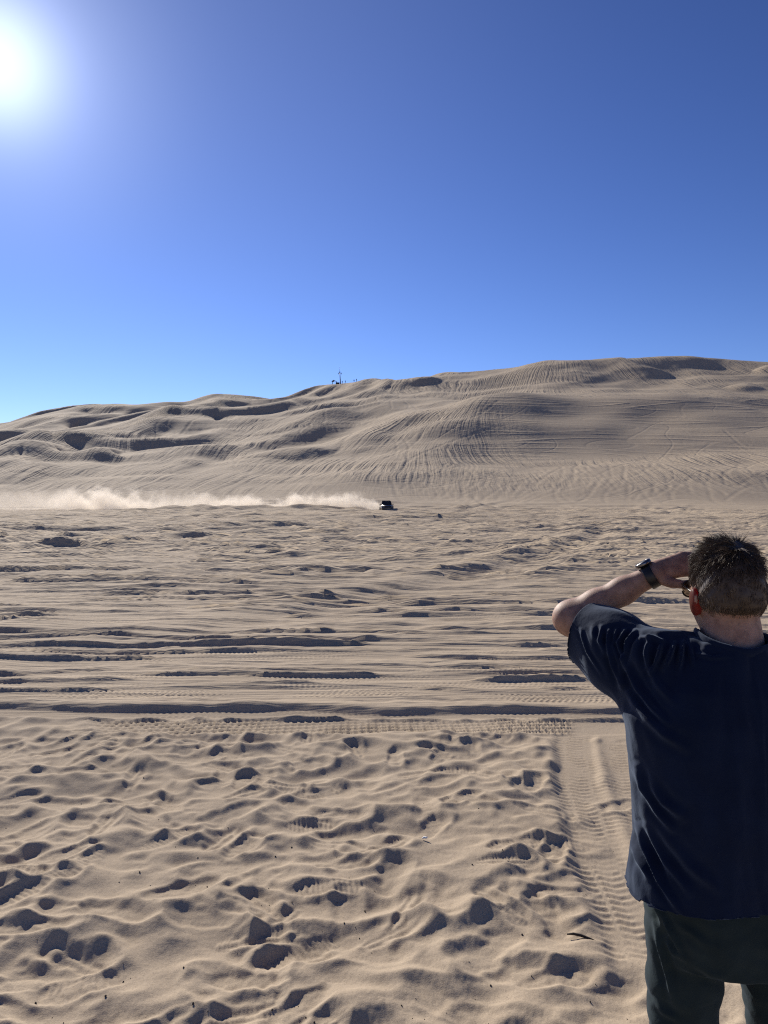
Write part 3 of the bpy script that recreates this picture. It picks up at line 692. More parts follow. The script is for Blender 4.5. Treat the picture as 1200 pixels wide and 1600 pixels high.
b_.chain([(RS, .052), (RS + (RE - RS) * .5, .050), (RE, .040), (RE + (RW - RE) * .35, .042), (RW, .027)], .025)
hd2 = unit(RW - RE)
for i, o in enumerate((-.028, -.009, .010, .028)):
    w2 = np.array((0, .95, .3)); w2 = unit(w2 - hd2 * (w2 @ hd2)); k0 = RW + hd2 * .088 - w2 * o; b_.cone(RW - w2 * o * .5, k0, .016, .012, .014)
    cu = np.array((-1, 0, 0)); b_.chain([(k0, .0105), (k0 + unit(hd2 + cu * .2) * .036, .0095), (k0 + unit(hd2 + cu * .2) * .036 + unit(hd2 + cu * .7) * .03, .008)], .006)
b_.chain([(RW + hd2 * .01 + w2 * .015, .018), (RW + hd2 * .05 + w2 * .038, .014), (RW + hd2 * .09 + w2 * .042, .010)], .010)
for lx in (.705, .932):
    b_.chain([((lx, 1.80, .90), .058), ((lx - .004 * np.sign(.815 - lx), 1.81, .48), .052), ((lx, 1.80, .10), .038)], .04)
    b_.cone((lx, 1.80, .055), (lx, 1.95, .045), .035, .03, .03)
V, Q = b_.mesh(); V = lap(V, Q, 1, .4)
me = np_mesh('body', V, Q); me.materials.append(M_SKIN); me.materials.append(M_EAR)
C_ = V[Q].mean(1); ear = (np.abs(np.abs(C_[:, 0] - .802) - .078) < .0135) & (np.abs(C_[:, 1] - 1.795) < .024) & (np.abs(C_[:, 2] - 1.632) < .038)
me.polygons.foreach_set('material_index', ear.astype(np.int32)); local(me, man); link(bpy.data.objects.new('body', me), man)

def to_px(V): return np.stack([600 + 1200 * V[:, 0] / V[:, 1], HOR + 1200 * (CAM_H - V[:, 2]) / V[:, 1]], 1)
def fold(V, N, lines, side_view=True):
    """raise cloth folds along lines that lie on the side of the cloth turned to the viewer"""
    P = to_px(V); vd = V - np.array((0, 0, CAM_H)); front = sstep(0.05, 0.35, -(N * vd).sum(1) / np.linalg.norm(vd, axis=1))
    disp = np.zeros(len(V))
    for pts, amp, wd in lines:
        q = np.array(pts, float); best = np.full(len(V), 1e9); tt = np.zeros(len(V)); sg = np.zeros(len(V)); n = len(q) - 1
        lo, hi = q.min(0) - 30, q.max(0) + 30; near = ((P > lo) & (P < hi)).all(1) & (front > 0); Pi = P[near]; bi = best[near]; ti = tt[near]; si = sg[near]
        for k in range(n):
            v = q[k + 1] - q[k]; t = np.clip(((Pi - q[k]) @ v) / (v @ v), 0, 1); e = Pi - q[k] - t[:, None] * v; d = np.hypot(e[:, 0], e[:, 1])
            u = d < bi; bi[u] = d[u]; ti[u] = ((k + t) / n)[u]; si[u] = np.sign(v[0] * e[:, 1] - v[1] * e[:, 0])[u]
        taper = np.sin(np.pi * np.clip(ti, 0.03, 0.97)) ** 0.6
        disp[near] += front[near] * amp * taper * (np.exp(-(bi / wd) ** 2) - 0.55 * np.exp(-((bi - 2.1 * wd) / (1.2 * wd)) ** 2))
    return disp
# t-shirt
s_ = Field((0.44, 1.56, 0.90), (1.16, 2.10, 1.60), 0.0040)
s_.stack([(0.93, .815, 1.80, .246, .164), (0.99, .815, 1.80, .240, .160), (1.08, .815, 1.795, .224, .156), (1.20, .815, 1.79, .230, .152), (1.30, .815, 1.79, .244, .148), (1.37, .815, 1.79, .250, .142), (1.44, .813, 1.79, .212, .128), (1.49, .81, 1.785, .13, .105), (1.535, .806, 1.780, .085, .085)], .03)
s_.cone((.79, 1.775, 1.490), (.66, 1.815, 1.487), .058, .068, .05); s_.cone((.83, 1.775, 1.490), (.98, 1.80, 1.435), .058, .066, .05)
ua = EL - SH
s_.chain([(SH + np.array((.015, -.01, .0)), .073), (SH + ua * .45, .069), (SH + ua * .92, .061)], .045)
s_.chain([(SH + np.array((.03, -.02, -.085)), .07), (SH + ua * .5 + np.array((.005, 0, -.070)), .054), (SH + ua * .95 + np.array((0, 0, -.060)), .044)], .05)
s_.chain([(RS, .070), (RS + (RE - RS) * .8, .068)], .045)
V, Q = s_.mesh(); V = lap(V, Q, 2, .5)
un = unit(ua); rn = unit(RE - RS)
hem = .968 + .010 * np.sin(V[:, 0] * 17) + .006 * np.sin(V[:, 1] * 31)
keep = V[:, 2] > hem - .006; V[:, 2] = np.maximum(V[:, 2], hem)
def cuff(V, c, n, m):
    e = (V - c) @ n; k = ~((e > .006) & m); s = m & (e > 0); V[s] -= np.outer(e[s], n).astype(np.float32); return k
keep &= cuff(V, SH + ua * .80, un, V[:, 0] < .66) & cuff(V, RS + (RE - RS) * .66, rn, (V[:, 0] > .98) & (V[:, 2] < 1.36))
rc = np.hypot(V[:, 0] - .807, V[:, 1] - 1.775); keep &= ~((rc < .079) & (V[:, 2] > 1.44))
bnd = (rc > .078) & (rc < .088) & (V[:, 2] > 1.44); ca = np.arctan2(V[bnd, 0] - .807, -(V[bnd, 1] - 1.775)); cz = V[bnd, 2]
V, Q = prune(V, Q, keep); N = vnormals(V, Q)
z1 = lambda pts: [(850 + x / 3.429, 820 + y / 3.429) for x, y in pts]
z2 = lambda pts: [(850 + x / 3.429, 1180 + y / 3.429) for x, y in pts]
FOLDS = [
 (z1([(195, 560), (200, 600), (230, 680), (310, 800)]), .004, 2.2), (z1([(255, 540), (262, 580), (290, 640)]), .003, 4), (z1([(305, 545), (298, 620), (330, 700)]), .007, 3.0),
 (z1([(345, 570), (338, 640), (375, 760), (418, 870)]), .010, 3.4), (z1([(385, 565), (365, 640), (398, 740), (426, 850)]), .009, 3.0), (z1([(430, 565), (392, 630), (412, 700), (430, 780)]), .008, 3.0),
 (z1([(490, 562), (445, 630), (425, 720)]), .008, 3.0), (z1([(565, 600), (545, 690), (560, 775)]), .008, 3.6), (z1([(630, 625), (612, 700), (570, 795)]), .009, 3.2),
 (z1([(700, 630), (680, 690), (645, 775)]), .008, 3.2), (z1([(742, 625), (735, 700), (720, 790)]), .008, 3.0), (z1([(780, 640), (790, 700), (800, 760)]), .004, 3.0),
 (z1([(425, 720), (500, 880), (580, 985), (665, 1070)]), .010, 4.5), (z1([(420, 860), (520, 1000), (640, 1120), (760, 1200)]), .006, 6), (z1([(520, 610), (590, 605), (640, 620)]), .006, 3),
 (z1([(560, 770), (610, 860), (700, 960)]), .005, 5), (z1([(800, 690), (900, 712), (1000, 705)]), .003, 2.5),
 (z2([(500, 60), (530, 170), (600, 290), (690, 400)]), .008, 4.5), (z2([(505, 380), (540, 500), (620, 680), (720, 830)]), .010, 4.0), (z2([(560, 150), (640, 250), (760, 340)]), .006, 6),
 (z2([(470, 470), (500, 560), (560, 660)]), .006, 4), (z2([(540, 380), (640, 560), (780, 740)]), .006, 5), (z2([(640, 420), (780, 600), (930, 720)]), .005, 7),
]
disp = 1.35 * fold(V, N, FOLDS)
ang = np.arctan2(V[:, 0] - .815, V[:, 1] - 1.79)
disp += .0050 * perlin(ang * 3.2 + V[:, 2] * 2.5, V[:, 2] * 4.5, 21) + .0024 * perlin(ang * 8 - V[:, 2] * 9, V[:, 2] * 11, 23)
V = V + N * disp[:, None]
me = np_mesh('t_shirt', V, Q); local(me, man); o = mesh_obj('t_shirt', me, M_SHIRT, man)
sm = o.modifiers.new('thickness', 'SOLIDIFY'); sm.thickness = .0022; sm.offset = -1
# ribbed collar band
def sweep(path, rad, sides=8, closed=True, flat=1.0):
    P = np.array(path, float); n = len(P); T = np.roll(P, -1, 0) - np.roll(P, 1, 0)
    if not closed: T[0] = P[1] - P[0]; T[-1] = P[-1] - P[-2]
    T /= np.linalg.norm(T, axis=1, keepdims=True); up = np.array((0, 0, 1.0)) if abs(T[:, 2]).mean() < .8 else np.array((0, 1.0, 0))
    A = np.cross(T, up); A /= np.linalg.norm(A, axis=1, keepdims=True); B = np.cross(A, T)
    r = np.broadcast_to(np.asarray(rad, float), (n,)); a = np.arange(sides) / sides * 2 * math.pi
    V = (P[:, None] + r[:, None, None] * (np.cos(a)[None, :, None] * A[:, None] * flat + np.sin(a)[None, :, None] * B[:, None])).reshape(-1, 3)
    q = []
    for i in range(n if closed else n - 1):
        for j in range(sides): q.append((i * sides + j, i * sides + (j + 1) % sides, ((i + 1) % n) * sides + (j + 1) % sides, ((i + 1) % n) * sides + j))
    if not closed:
        e = len(V); V = np.concatenate([V, P[:1], P[-1:]]); L = (n - 1) * sides
        for j in range(0, sides): q.append((e, (j + 1) % sides, j, j)); q.append((e + 1, L + j, L + (j + 1) % sides, L + (j + 1) % sides))
    return V, np.array(q)
def quad_mesh(name, V, Q, smooth=True):
    me = bpy.data.meshes.new(name); me.from_pydata([tuple(v) for v in V], [], [tuple(dict.fromkeys(int(i) for i in q)) for q in Q])
    if smooth: me.polygons.foreach_set('use_smooth', np.ones(len(me.polygons), bool))
    me.update(); return me
ring = []
for t in np.linspace(-math.pi, math.pi, 64, endpoint=False):
    dlt = np.abs((ca - t + math.pi) % (2 * math.pi) - math.pi); ring.append((.807 + .081 * math.sin(t), 1.775 - .081 * math.cos(t), float(cz[dlt < .2].mean()) + .002))
V, Q = sweep(ring, [.0105] * 64, 8, True, .45); me = quad_mesh('collar', V, Q); local(me, man); mesh_obj('collar', me, M_SHIRT, man)
# trousers
t_ = Field((0.56, 1.60, 0.05), (1.08, 2.02, 1.02), 0.006)
t_.stack([(.815, .815, 1.80, .19, .135), (.90, .815, 1.80, .198, .145), (1.01, .815, 1.80, .185, .135)], .03)
for lx, s in ((.703, -1), (.934, 1)):
    t_.chain([((lx - s * .006, 1.80, .85), .094), ((lx, 1.805, .66), .078), ((lx, 1.81, .48), .072), ((lx, 1.80, .08), .066)], .012)
V, Q = t_.mesh(); V = lap(V, Q, 2, .5); V, Q = prune(V, Q, (V[:, 2] > .062) & (V[:, 2] < 1.005)); N = vnormals(V, Q)
PF = [(z2([(575, 740), (640, 880), (700, 1000), (755, 1090)]), .008, 3.5), (z2([(590, 900), (620, 1040), (660, 1180), (695, 1310)]), .010, 4), (z2([(640, 980), (690, 1060), (760, 1100)]), .005, 3.5),
      (z2([(600, 760), (615, 860), (630, 940)]), .006, 3), (z2([(600, 1320), (650, 1380), (720, 1420)]), .008, 5), (z2([(700, 900), (800, 960), (880, 1020)]), .005, 5), (z2([(800, 1120), (900, 1180), (980, 1190)]), .006, 6)]
disp = fold(V, N, PF) + .006 * perlin(V[:, 0] * 9 + V[:, 2] * 3, V[:, 2] * 12, 27) + .003 * perlin(V[:, 0] * 30, V[:, 2] * 34, 28)
me = np_mesh('trousers', V + N * disp[:, None], Q); local(me, man); o = mesh_obj('trousers', me, M_PANTS, man)
sm = o.modifiers.new('thickness', 'SOLIDIFY'); sm.thickness = .003; sm.offset = -1
# shoes
for lx in (.703, .934):
    f_ = Field((lx - .09, 1.66, -.03), (lx + .09, 2.06, .16), .007)
    f_.cone((lx, 1.765, .035), (lx, 1.955, .03), .043, .040, .03); f_.cone((lx, 1.79, .06), (lx, 1.80, .11), .05, .045, .03)
    V, Q = f_.mesh(); V[:, 2] = np.maximum(V[:, 2], -.012); me = np_mesh('shoe', V, Q); local(me, man); mesh_obj('shoe', me, M_SHOE, man)
# hair: a cap of matted hair and a few thousand locks
h_ = Field((.69, 1.66, 1.56), (.92, 1.94, 1.80), .005)
h_.ell(HD + np.array((0, -.002, .001)), (.082, .105, .109), .01); h_.ell((.804, 1.768, 1.635), (.070, .070, .062), .03)
V, Q = h_.mesh()
zl = np.interp(V[:, 1], [1.66, 1.77, 1.795, 1.815, 1.845, 1.875, 1.93], [1.598, 1.602, 1.655, 1.665, 1.672, 1.735, 1.752])
zl = zl + .006 * perlin(V[:, 0] * 45, V[:, 1] * 45, 29)
V, Q = prune(V, Q, V[:, 2] > zl); N = vnormals(V, Q); thin = sstep(.035, .0, V[:, 2] - np.interp(V[:, 1], [1.66, 1.77, 1.795, 1.815, 1.845, 1.875, 1.93], [1.598, 1.602, 1.655, 1.665, 1.672, 1.735, 1.752])) * (V[:, 1] < 1.80)
V = V - N * (.011 * thin)[:, None].astype(np.float32)
V = V + N * (.004 * perlin(V[:, 0] * 38, V[:, 2] * 30 + V[:, 1] * 38, 30) - .0045)[:, None]
hv, hq = V, Q; n0 = len(V); thn = thin
ar = np.linalg.norm(np.cross(V[Q[:, 2]] - V[Q[:, 0]], V[Q[:, 3]] - V[Q[:, 1]]), axis=1); NS = 14000
fi = rng.choice(len(Q), NS, p=ar / ar.sum()); w = rng.dirichlet((1, 1, 1, 1), NS)
R0 = (V[Q[fi]] * w[:, :, None]).sum(1); th0 = (thn[Q[fi]] * w).sum(1); kp = rng.random(NS) > .55 * th0; R0, fi, th0 = R0[kp], fi[kp], th0[kp]; NS = len(R0); N0 = N[Q[fi]].mean(1); N0 /= np.linalg.norm(N0, axis=1, keepdims=True); R0 = R0 + N0 * (.0095 * th0)[:, None]
crown = np.array((.815, 1.765, 1.785)); D0 = R0 - crown; D0[:, 2] -= .05; D0[:, 1] += .05 * (R0[:, 2] > 1.74) ; D0 -= N0 * (D0 * N0).sum(1, keepdims=True); D0 /= np.linalg.norm(D0, axis=1, keepdims=True) + 1e-6; top = sstep(1.68, 1.76, R0[:, 2])
cl = np.stack([perlin(R0[:, 0] * 60 + 7 * i, R0[:, 1] * 60 + R0[:, 2] * 60, 33 + i) for i in range(3)], 1)
D0 = D0 + cl * (.30 + .35 * top[:, None]) + rng.normal(0, .15, (NS, 3))
D0 /= np.linalg.norm(D0, axis=1, keepdims=True)
ln = (.012 + .018 * top) * rng.uniform(.6, 1.3, NS) * sstep(1.58, 1.66, R0[:, 2]).clip(.3, 1); lift = (.12 + .16 * top) * rng.uniform(.5, 1.3, NS)
SEG = 3; pts = []
for k in range(SEG + 1):
    t = k / SEG; pts.append(R0 - N0 * .002 + (N0 * (lift * t * (1.25 - .55 * t))[:, None] + D0 * (t * (.55 + .45 * t))) * ln[:, None])
pts = np.array(pts); T = pts[-1] - pts[0]; T /= np.linalg.norm(T, axis=1, keepdims=True)
A = np.cross(T, N0); A /= np.linalg.norm(A, axis=1, keepdims=True) + 1e-9; B = np.cross(T, A)
wd = .00075 * rng.uniform(.7, 1.4, NS); sv = []
for k in range(SEG + 1):
    r = wd * (1 - .75 * k / SEG)
    for j in range(3):
        a = j * 2.0944; sv.append(pts[k] + (A * math.cos(a) + B * math.sin(a)) * r[:, None])
sv = np.array(sv).transpose(1, 0, 2).reshape(-1, 3); M3 = (SEG + 1) * 3; q = []
for k in range(SEG):
    for j in range(3): q.append((k * 3 + j, k * 3 + (j + 1) % 3, (k + 1) * 3 + (j + 1) % 3, (k + 1) * 3 + j))
q = (np.array(q)[None] + (np.arange(NS) * M3)[:, None, None]).reshape(-1, 4)
me = np_mesh('hair', np.concatenate([hv, sv]), np.concatenate([hq, q + n0]))
grey_sunlit = np.clip(rng.beta(1.5, 2.8, NS) * .70 + .34 * sstep(1.74, 1.62, R0[:, 2]) * sstep(.80, .73, R0[:, 0]) + .1 * perlin(R0[:, 0] * 30, R0[:, 2] * 30, 37), 0, 1)  # random greying per lock, plus sunlight painted into the lower left side
at = me.attributes.new('shade', 'FLOAT', 'POINT'); at.data.foreach_set('value', np.concatenate([np.full(n0, .14), np.repeat(grey_sunlit, M3)]).astype(np.float32))
local(me, man); mesh_obj('hair', me, M_HAIR, man)
# wristwatch: strap, case, bezel, crown
wat = bpy.data.objects.new('wristwatch', None); wat.location = Vector(WR - ax_ * .012) - man.location; link(wat, man)
def frame_mesh(name, V, Q, mat, par, Rm, smooth=True):
    V = np.asarray(V) @ np.array(Rm).T; return mesh_obj(name, quad_mesh(name, V, Q, smooth), mat, par)
upv = np.array((-.25, .05, 1.0)); upv = unit(upv - ax_ * (upv @ ax_)); sd = np.cross(upv, ax_); Rm = np.stack([sd, ax_, upv], 1)
def lathe(prof, n=32):
    V = [(r * math.cos(a), r * math.sin(a), z) for r, z in prof for a in np.arange(n) / n * 2 * math.pi]; q = []
    for i in range(len(prof) - 1):
        for j in range(n): q.append((i * n + j, i * n + (j + 1) % n, (i + 1) * n + (j + 1) % n, (i + 1) * n + j))
    return np.array(V), q
bp_ = [(.0300, -.011), (.0325, -.011), (.0330, -.0095), (.0330, .0095), (.0325, .011), (.0300, .011), (.0300, -.011)]
V, q = lathe(bp_, 40); V = np.stack([V[:, 0] * 1.02, V[:, 2], V[:, 1] * .98], 1); frame_mesh('strap', V, [t[::-1] for t in q], M_BLACK, wat, Rm)
V, q = lathe([(.0001, .0315), (.0195, .0315), (.0210, .033), (.0210, .0400), (.0195, .0415), (.0178, .0415), (.0178, .0405), (.0001, .0405)], 36)
frame_mesh('case', V, q, M_STEEL, wat, Rm)
V, q = lathe([(.0177, .0408), (.0177, .0412), (.0001, .0412)], 32); frame_mesh('dial', V, q, M_BLACK, wat, Rm)
V, q = lathe([(.0001, -.003), (.0026, -.003), (.0026, .003), (.0001, .003)], 12); V = np.stack([V[:, 2] + .0225, V[:, 0], V[:, 1] + .0365], 1); frame_mesh('crown', V, q, M_STEEL, wat, Rm)
# sunglasses
sg_ = bpy.data.objects.new('sunglasses', None); sg_.location = Vector((.802, 1.915, 1.652)) - man.location; link(sg_, man)
for sx in (-1, 1):
    rim = [(sx * (.034 + .030 * math.copysign(abs(math.cos(t)) ** .75, math.cos(t))), -.006 - .010 * ((.034 + .030 * math.cos(t)) / .064) ** 2 , .021 * math.copysign(abs(math.sin(t)) ** .8, math.sin(t)) - .004) for t in np.linspace(0, 2 * math.pi, 36, endpoint=False)]
    V, q = sweep(rim, .0022, 6); mesh_obj('rim', quad_mesh('rim', V, q), M_GLASSF, sg_)
    V = np.array(rim); V = np.concatenate([V + (0, .0008, 0), V - (0, .0008, 0)]); n = 36
    fc = [tuple(range(n)), tuple(range(2 * n - 1, n - 1, -1))] + [(i, i + n, (i + 1) % n + n, (i + 1) % n) for i in range(n)]
    m_ = bpy.data.meshes.new('lens'); m_.from_pydata([tuple(v) for v in V], [], fc); m_.update(); mesh_obj('lens', m_, M_LENS, sg_)
    tp = [(sx * .064, -.014, .008), (sx * .0675, -.03, .007), (sx * .0715, -.06, .004), (sx * .0735, -.095, -.001), (sx * .0735, -.118, -.006), (sx * .073, -.130, -.018)]
    V, q = sweep(tp, [.0026, .0024, .0022, .002, .002, .0015], 6, False); mesh_obj('temple', quad_mesh('temple', V, q), M_GLASSF, sg_)
V, q = sweep([(-.006, -.004, .004), (0, -.002, .008), (.006, -.004, .004)], .002, 6, False); mesh_obj('bridge', quad_mesh('bridge', V, q), M_GLASSF, sg_)

# ------------------------------------------------------------------ the truck racing across the flat
def box_bm(bm, c, s, taper=(1, 1), bev=0.0):
    """box of size s centred at c; the top face scaled by taper"""
    r = bmesh.ops.create_cube(bm, size=1.0); vs = r['verts']
    for v in vs:
        k = v.co.z > 0; v.co = Vector((c[0] + v.co.x * s[0] * (taper[0] if k else 1), c[1] + v.co.y * s[1] * (taper[1] if k else 1), c[2] + v.co.z * s[2]))
    if bev: bmesh.ops.bevel(bm, geom=list({e for v in vs for e in v.link_edges}), offset=bev, segments=2, affect='EDGES')
    return vs
def bm_obj(name, build, mat, parent=None, smooth=False):
    bm = bmesh.new(); build(bm); me = bpy.data.meshes.new(name); bm.to_mesh(me); bm.free()
    if smooth: me.polygons.foreach_set('use_smooth', np.ones(len(me.polygons), bool))
    return mesh_obj(name, me, mat, parent)
def prism(bm, prof, x0, x1):
    """side profile (y, z) pulled from x0 to x1"""
    a = [bm.verts.new((x0, y, z)) for y, z in prof]; b = [bm.verts.new((x1, y, z)) for y, z in prof]; n = len(prof)
    bm.faces.new(a[::-1]); bm.faces.new(b)
    for i in range(n): bm.faces.new((a[i], a[(i + 1) % n], b[(i + 1) % n], b[i]))
    bmesh.ops.recalc_face_normals(bm, faces=bm.faces[:])
M_PAINT = simple('black_car_paint', (0.012, 0.013, 0.017), 0.22, 0.0, 0.6); M_PAINT.node_tree.nodes['Principled BSDF'].inputs['Coat Weight'].default_value = 0.6
M_CARGLASS = simple('dark_glass', (0.02, 0.022, 0.026), 0.06, 0.0, 0.6); M_TYRE = simple('tyre_rubber', (0.02, 0.02, 0.02), 0.85)
M_LAMP = simple('headlamp_glass', (0.10, 0.105, 0.11), 0.15); M_RIM = simple('wheel_alloy', (0.35, 0.35, 0.36), 0.35, 0.9); M_GRILL = simple('grille_plastic', (0.015, 0.015, 0.016), 0.5)
TX, TY = 0.36, 127.0; tz = ground_z(TX, TY)
truck = empty('off_road_vehicle', (TX, TY, tz - .10)); truck.rotation_euler.z = math.radians(7)
tag(truck, 'black four-wheel-drive vehicle racing across the flat, trailing dust', 'car')
def lower(bm):
    prism(bm, [(-2.2, .26), (-2.28, .45), (-2.26, .95), (-2.12, 1.06), (-.95, 1.14), (2.15, 1.16), (2.28, 1.0), (2.28, .4), (2.2, .26)], -.93, .93)
    bmesh.ops.bevel(bm, geom=bm.edges[:], offset=.06, segments=2, affect='EDGES')
bm_obj('body', lower, M_PAINT, truck, True)
def cab(bm):
    box_bm(bm, (0, .72, 1.47), (1.72, 3.0, .70), (.84, .80), .05)
cabo = bm_obj('cabin', cab, M_PAINT, truck)
def pane(name, pts):
    me = bpy.data.meshes.new(name); P = [Vector(p) for p in pts]; n = (P[1] - P[0]).cross(P[2] - P[0]).normalized() * .02
    me.from_pydata([tuple(p + n) for p in P] + [tuple(p - n) for p in P], [], [(0, 1, 2, 3), (7, 6, 5, 4), (0, 4, 5, 1), (1, 5, 6, 2), (2, 6, 7, 3), (3, 7, 4, 0)]); return mesh_obj(name, me, M_CARGLASS, truck)
pane('windscreen', [(-.76, -.78, 1.20), (.76, -.78, 1.20), (.66, -.50, 1.74), (-.66, -.50, 1.74)])
for sx in (-1, 1):
    pane('side_window', [(sx * .845, -.60, 1.22), (sx * .845, 1.95, 1.22), (sx * .735, 1.75, 1.72), (sx * .735, -.38, 1.72)])
    bm_obj('mirror', lambda bm: (box_bm(bm, (sx * 1.06, -.55, 1.24), (.20, .10, .17), (1, 1), .03), box_bm(bm, (sx * .93, -.52, 1.20), (.14, .05, .05))), M_PAINT, truck)
    bm_obj('headlight', lambda bm: box_bm(bm, (sx * .70, -2.27, .86), (.34, .06, .16), (.9, 1), .02), M_LAMP, truck)
bm_obj('grille', lambda bm: [box_bm(bm, (0, -2.285, .72 + i * .07), (.95, .03, .035)) for i in range(4)], M_GRILL, truck)
bm_obj('bumper', lambda bm: box_bm(bm, (0, -2.30, .40), (1.84, .16, .26), (1, 1), .04), M_GRILL, truck)
bm_obj('roof_rack', lambda bm: [box_bm(bm, (sx * .60, .75, 1.85), (.05, 1.7, .05)) for sx in (-1, 1)] + [box_bm(bm, (0, y, 1.87), (1.22, .05, .03)) for y in (.1, .75, 1.4)], M_GRILL, truck)
tyre_p = [(.20, -.11), (.36, -.13), (.395, -.10), (.40, 0), (.395, .10), (.36, .13), (.20, .11)]
Vt, qt = lathe(tyre_p, 20); Vr, qr = lathe([(.001, .09), (.06, .10), (.08, .06), (.19, .07), (.21, .10), (.21, -.10), (.001, -.09)], 16)
mt = quad_mesh('tyre', np.stack([Vt[:, 2], Vt[:, 0], Vt[:, 1]], 1), qt); mt.materials.append(M_TYRE); mr = quad_mesh('rim', np.stack([Vr[:, 2], Vr[:, 0], Vr[:, 1]], 1), qr); mr.materials.append(M_RIM)
for sx in (-1, 1):
    for wy in (-1.4, 1.35):
        wh = bpy.data.objects.new('wheel', None); wh.location = (sx * .82, wy, .39); link(wh, truck)
        link(bpy.data.objects.new('tyre', mt), wh); link(bpy.data.objects.new('rim', mr), wh)

# ------------------------------------------------------------------ the plume of dust behind it
def dust():
    m = bpy.data.materials.new('airborne_dust'); m.use_nodes = True; t = m.node_tree; t.nodes.clear()
    out = node(t, 'ShaderNodeOutputMaterial'); pv = node(t, 'ShaderNodeVolumePrincipled'); t.links.new(pv.outputs[0], out.inputs['Volume'])
    pv.inputs['Color'].default_value = (0.955, 0.895, 0.81, 1); pv.inputs['Anisotropy'].default_value = 0.25
    g = node(t, 'ShaderNodeNewGeometry').outputs['Position']; sp = node(t, 'ShaderNodeSeparateXYZ'); t.links.new(g, sp.inputs[0])
    def mth(op, a, b2=None):
        n = node(t, 'ShaderNodeMath', operation=op)
        for i, v in enumerate((a, b2)):
            if v is None: continue
            if isinstance(v, (int, float)): n.inputs[i].default_value = v
            else: t.links.new(v, n.inputs[i])
        return n.outputs[0]
    tn = node(t, 'ShaderNodeMapRange'); t.links.new(sp.outputs[0], tn.inputs[0])
    tn.inputs[1].default_value = DX0; tn.inputs[2].default_value = DX1
    def curve(pts):
        fc = node(t, 'ShaderNodeFloatCurve'); c = fc.mapping.curves[0]
        while len(c.points) < len(pts): c.points.new(0.5, 0.5)
        for p, (x, y) in zip(c.points, pts): p.location = (x, y); p.handle_type = 'AUTO_CLAMPED'
        fc.mapping.update(); t.links.new(tn.outputs[0], fc.inputs['Value']); return fc.outputs[0]
    X = lambda px: min(1, max(0, ((px - 600) / 1200 * 132 - DX0) / (DX1 - DX0)))
    yc = mth('ADD', 110.0, mth('MULTIPLY', curve([(0, .50), (X(0), .50), (X(200), .52), (X(245), .72), (X(300), .76), (X(450), .78), (X(540), .70), (1, .60)]), 35.0))
    top = mth('MULTIPLY', curve([(0, .62), (X(0), .66), (X(80), .62), (X(200), .60), (X(240), .50), (X(340), .46), (X(450), .46), (X(540), .50), (X(580), .42), (1, .26)]), 6.2)
    hw = mth('ADD', 1.2, mth('MULTIPLY', curve([(0, .9), (X(200), .8), (X(300), .5), (X(500), .40), (1, .22)]), 4.5))
    amp = curve([(0, .05), (X(0), .08), (X(70), .12), (X(130), .50), (X(180), .95), (X(225), .85), (X(250), .42), (X(330), .58), (X(430), .85), (X(520), .95), (1, 1.0)])
    nz = noise_tex(t, g, 0.30, 5, 0.62); nf = noise_tex(t, g, 0.95, 3, 0.6)
    dy = mth('DIVIDE', mth('SUBTRACT', sp.outputs[1], yc), hw); dz = mth('DIVIDE', sp.outputs[2], top)
    e = mth('SUBTRACT', 1.0, mth('ADD', mth('MULTIPLY', dy, dy), mth('POWER', mth('MAXIMUM', dz, 0.0), 1.6)))
    e = mth('ADD', e, mth('ADD', mth('MULTIPLY', mth('SUBTRACT', nz, 0.52), 4.2), mth('MULTIPLY', mth('SUBTRACT', nf, 0.5), 0.9)))
    cl = node(t, 'ShaderNodeClamp'); t.links.new(e, cl.inputs[0]); e = cl.outputs[0]
    d = mth('MULTIPLY', mth('MULTIPLY', e, amp), 0.56); t.links.new(d, pv.inputs['Density'])
    m.cycles.volume_step_rate = 0.12
    return m
DX0, DX1 = -78.0, -0.55
def dome(bm):
    bmesh.ops.create_cube(bm, size=1.0)
    for v in bm.verts: v.co = Vector((DX0 + (v.co.x + .5) * (DX1 - DX0), 119 + (v.co.y + .5) * 27, -.3 + (v.co.z + .5) * 7.6))
plume = bm_obj('dust_plume', dome, dust()); tag(plume, 'pale cloud of sand dust trailing behind the black vehicle', 'dust', kind='stuff')

# ------------------------------------------------------------------ on the skyline: mast, shelter, people
def ridge_pt(px, dd=0.0):
    """a standing place on the visible crest at a photo column"""
    best = None
    for Y in np.arange(400, 560, 1.0):
        X = (px - 600) / 1200.0 * Y; z = ground_z(X, Y); e = (z - CAM_H) / Y
        if best is None or e > best[0]: best = (e, X, Y, z)
    Y = best[2] + dd; X = (px - 600) / 1200.0 * Y; return X, Y, ground_z(X, Y)
M_WOOD = simple('weathered_dark_timber', (0.035, 0.032, 0.030), 0.8); M_MAST = simple('galvanised_dark_steel', (0.05, 0.055, 0.065), 0.5, 0.3)
x, y, z = ridge_pt(532.0, -2); mast = empty('radio_mast', (x, y, z - .1)); tag(mast, 'thin dark antenna mast on the skyline beside the small shelter', 'mast')
V, q = sweep([(0, 0, 0), (-.2, 0, 3.5), (-.45, 0, 7.2)], [.34, .26, .20], 8, False); mesh_obj('pole', quad_mesh('pole', V, q), M_MAST, mast)
V, q = sweep([(-.45, 0, 7.1), (-.55, 0, 10.8)], [.09, .05], 6, False); mesh_obj('whip_aerial', quad_mesh('whip_aerial', V, q), M_MAST, mast)
bm_obj('cross_arm', lambda bm: box_bm(bm, (-.4, 0, 6.6), (2.2, .14, .14)), M_MAST, mast)
for ax2 in (-1.35, .60): bm_obj('panel_aerial', lambda bm: box_bm(bm, (ax2, -.1, 6.65), (.30, .22, 1.1), (1, 1), .03), M_MAST, mast)
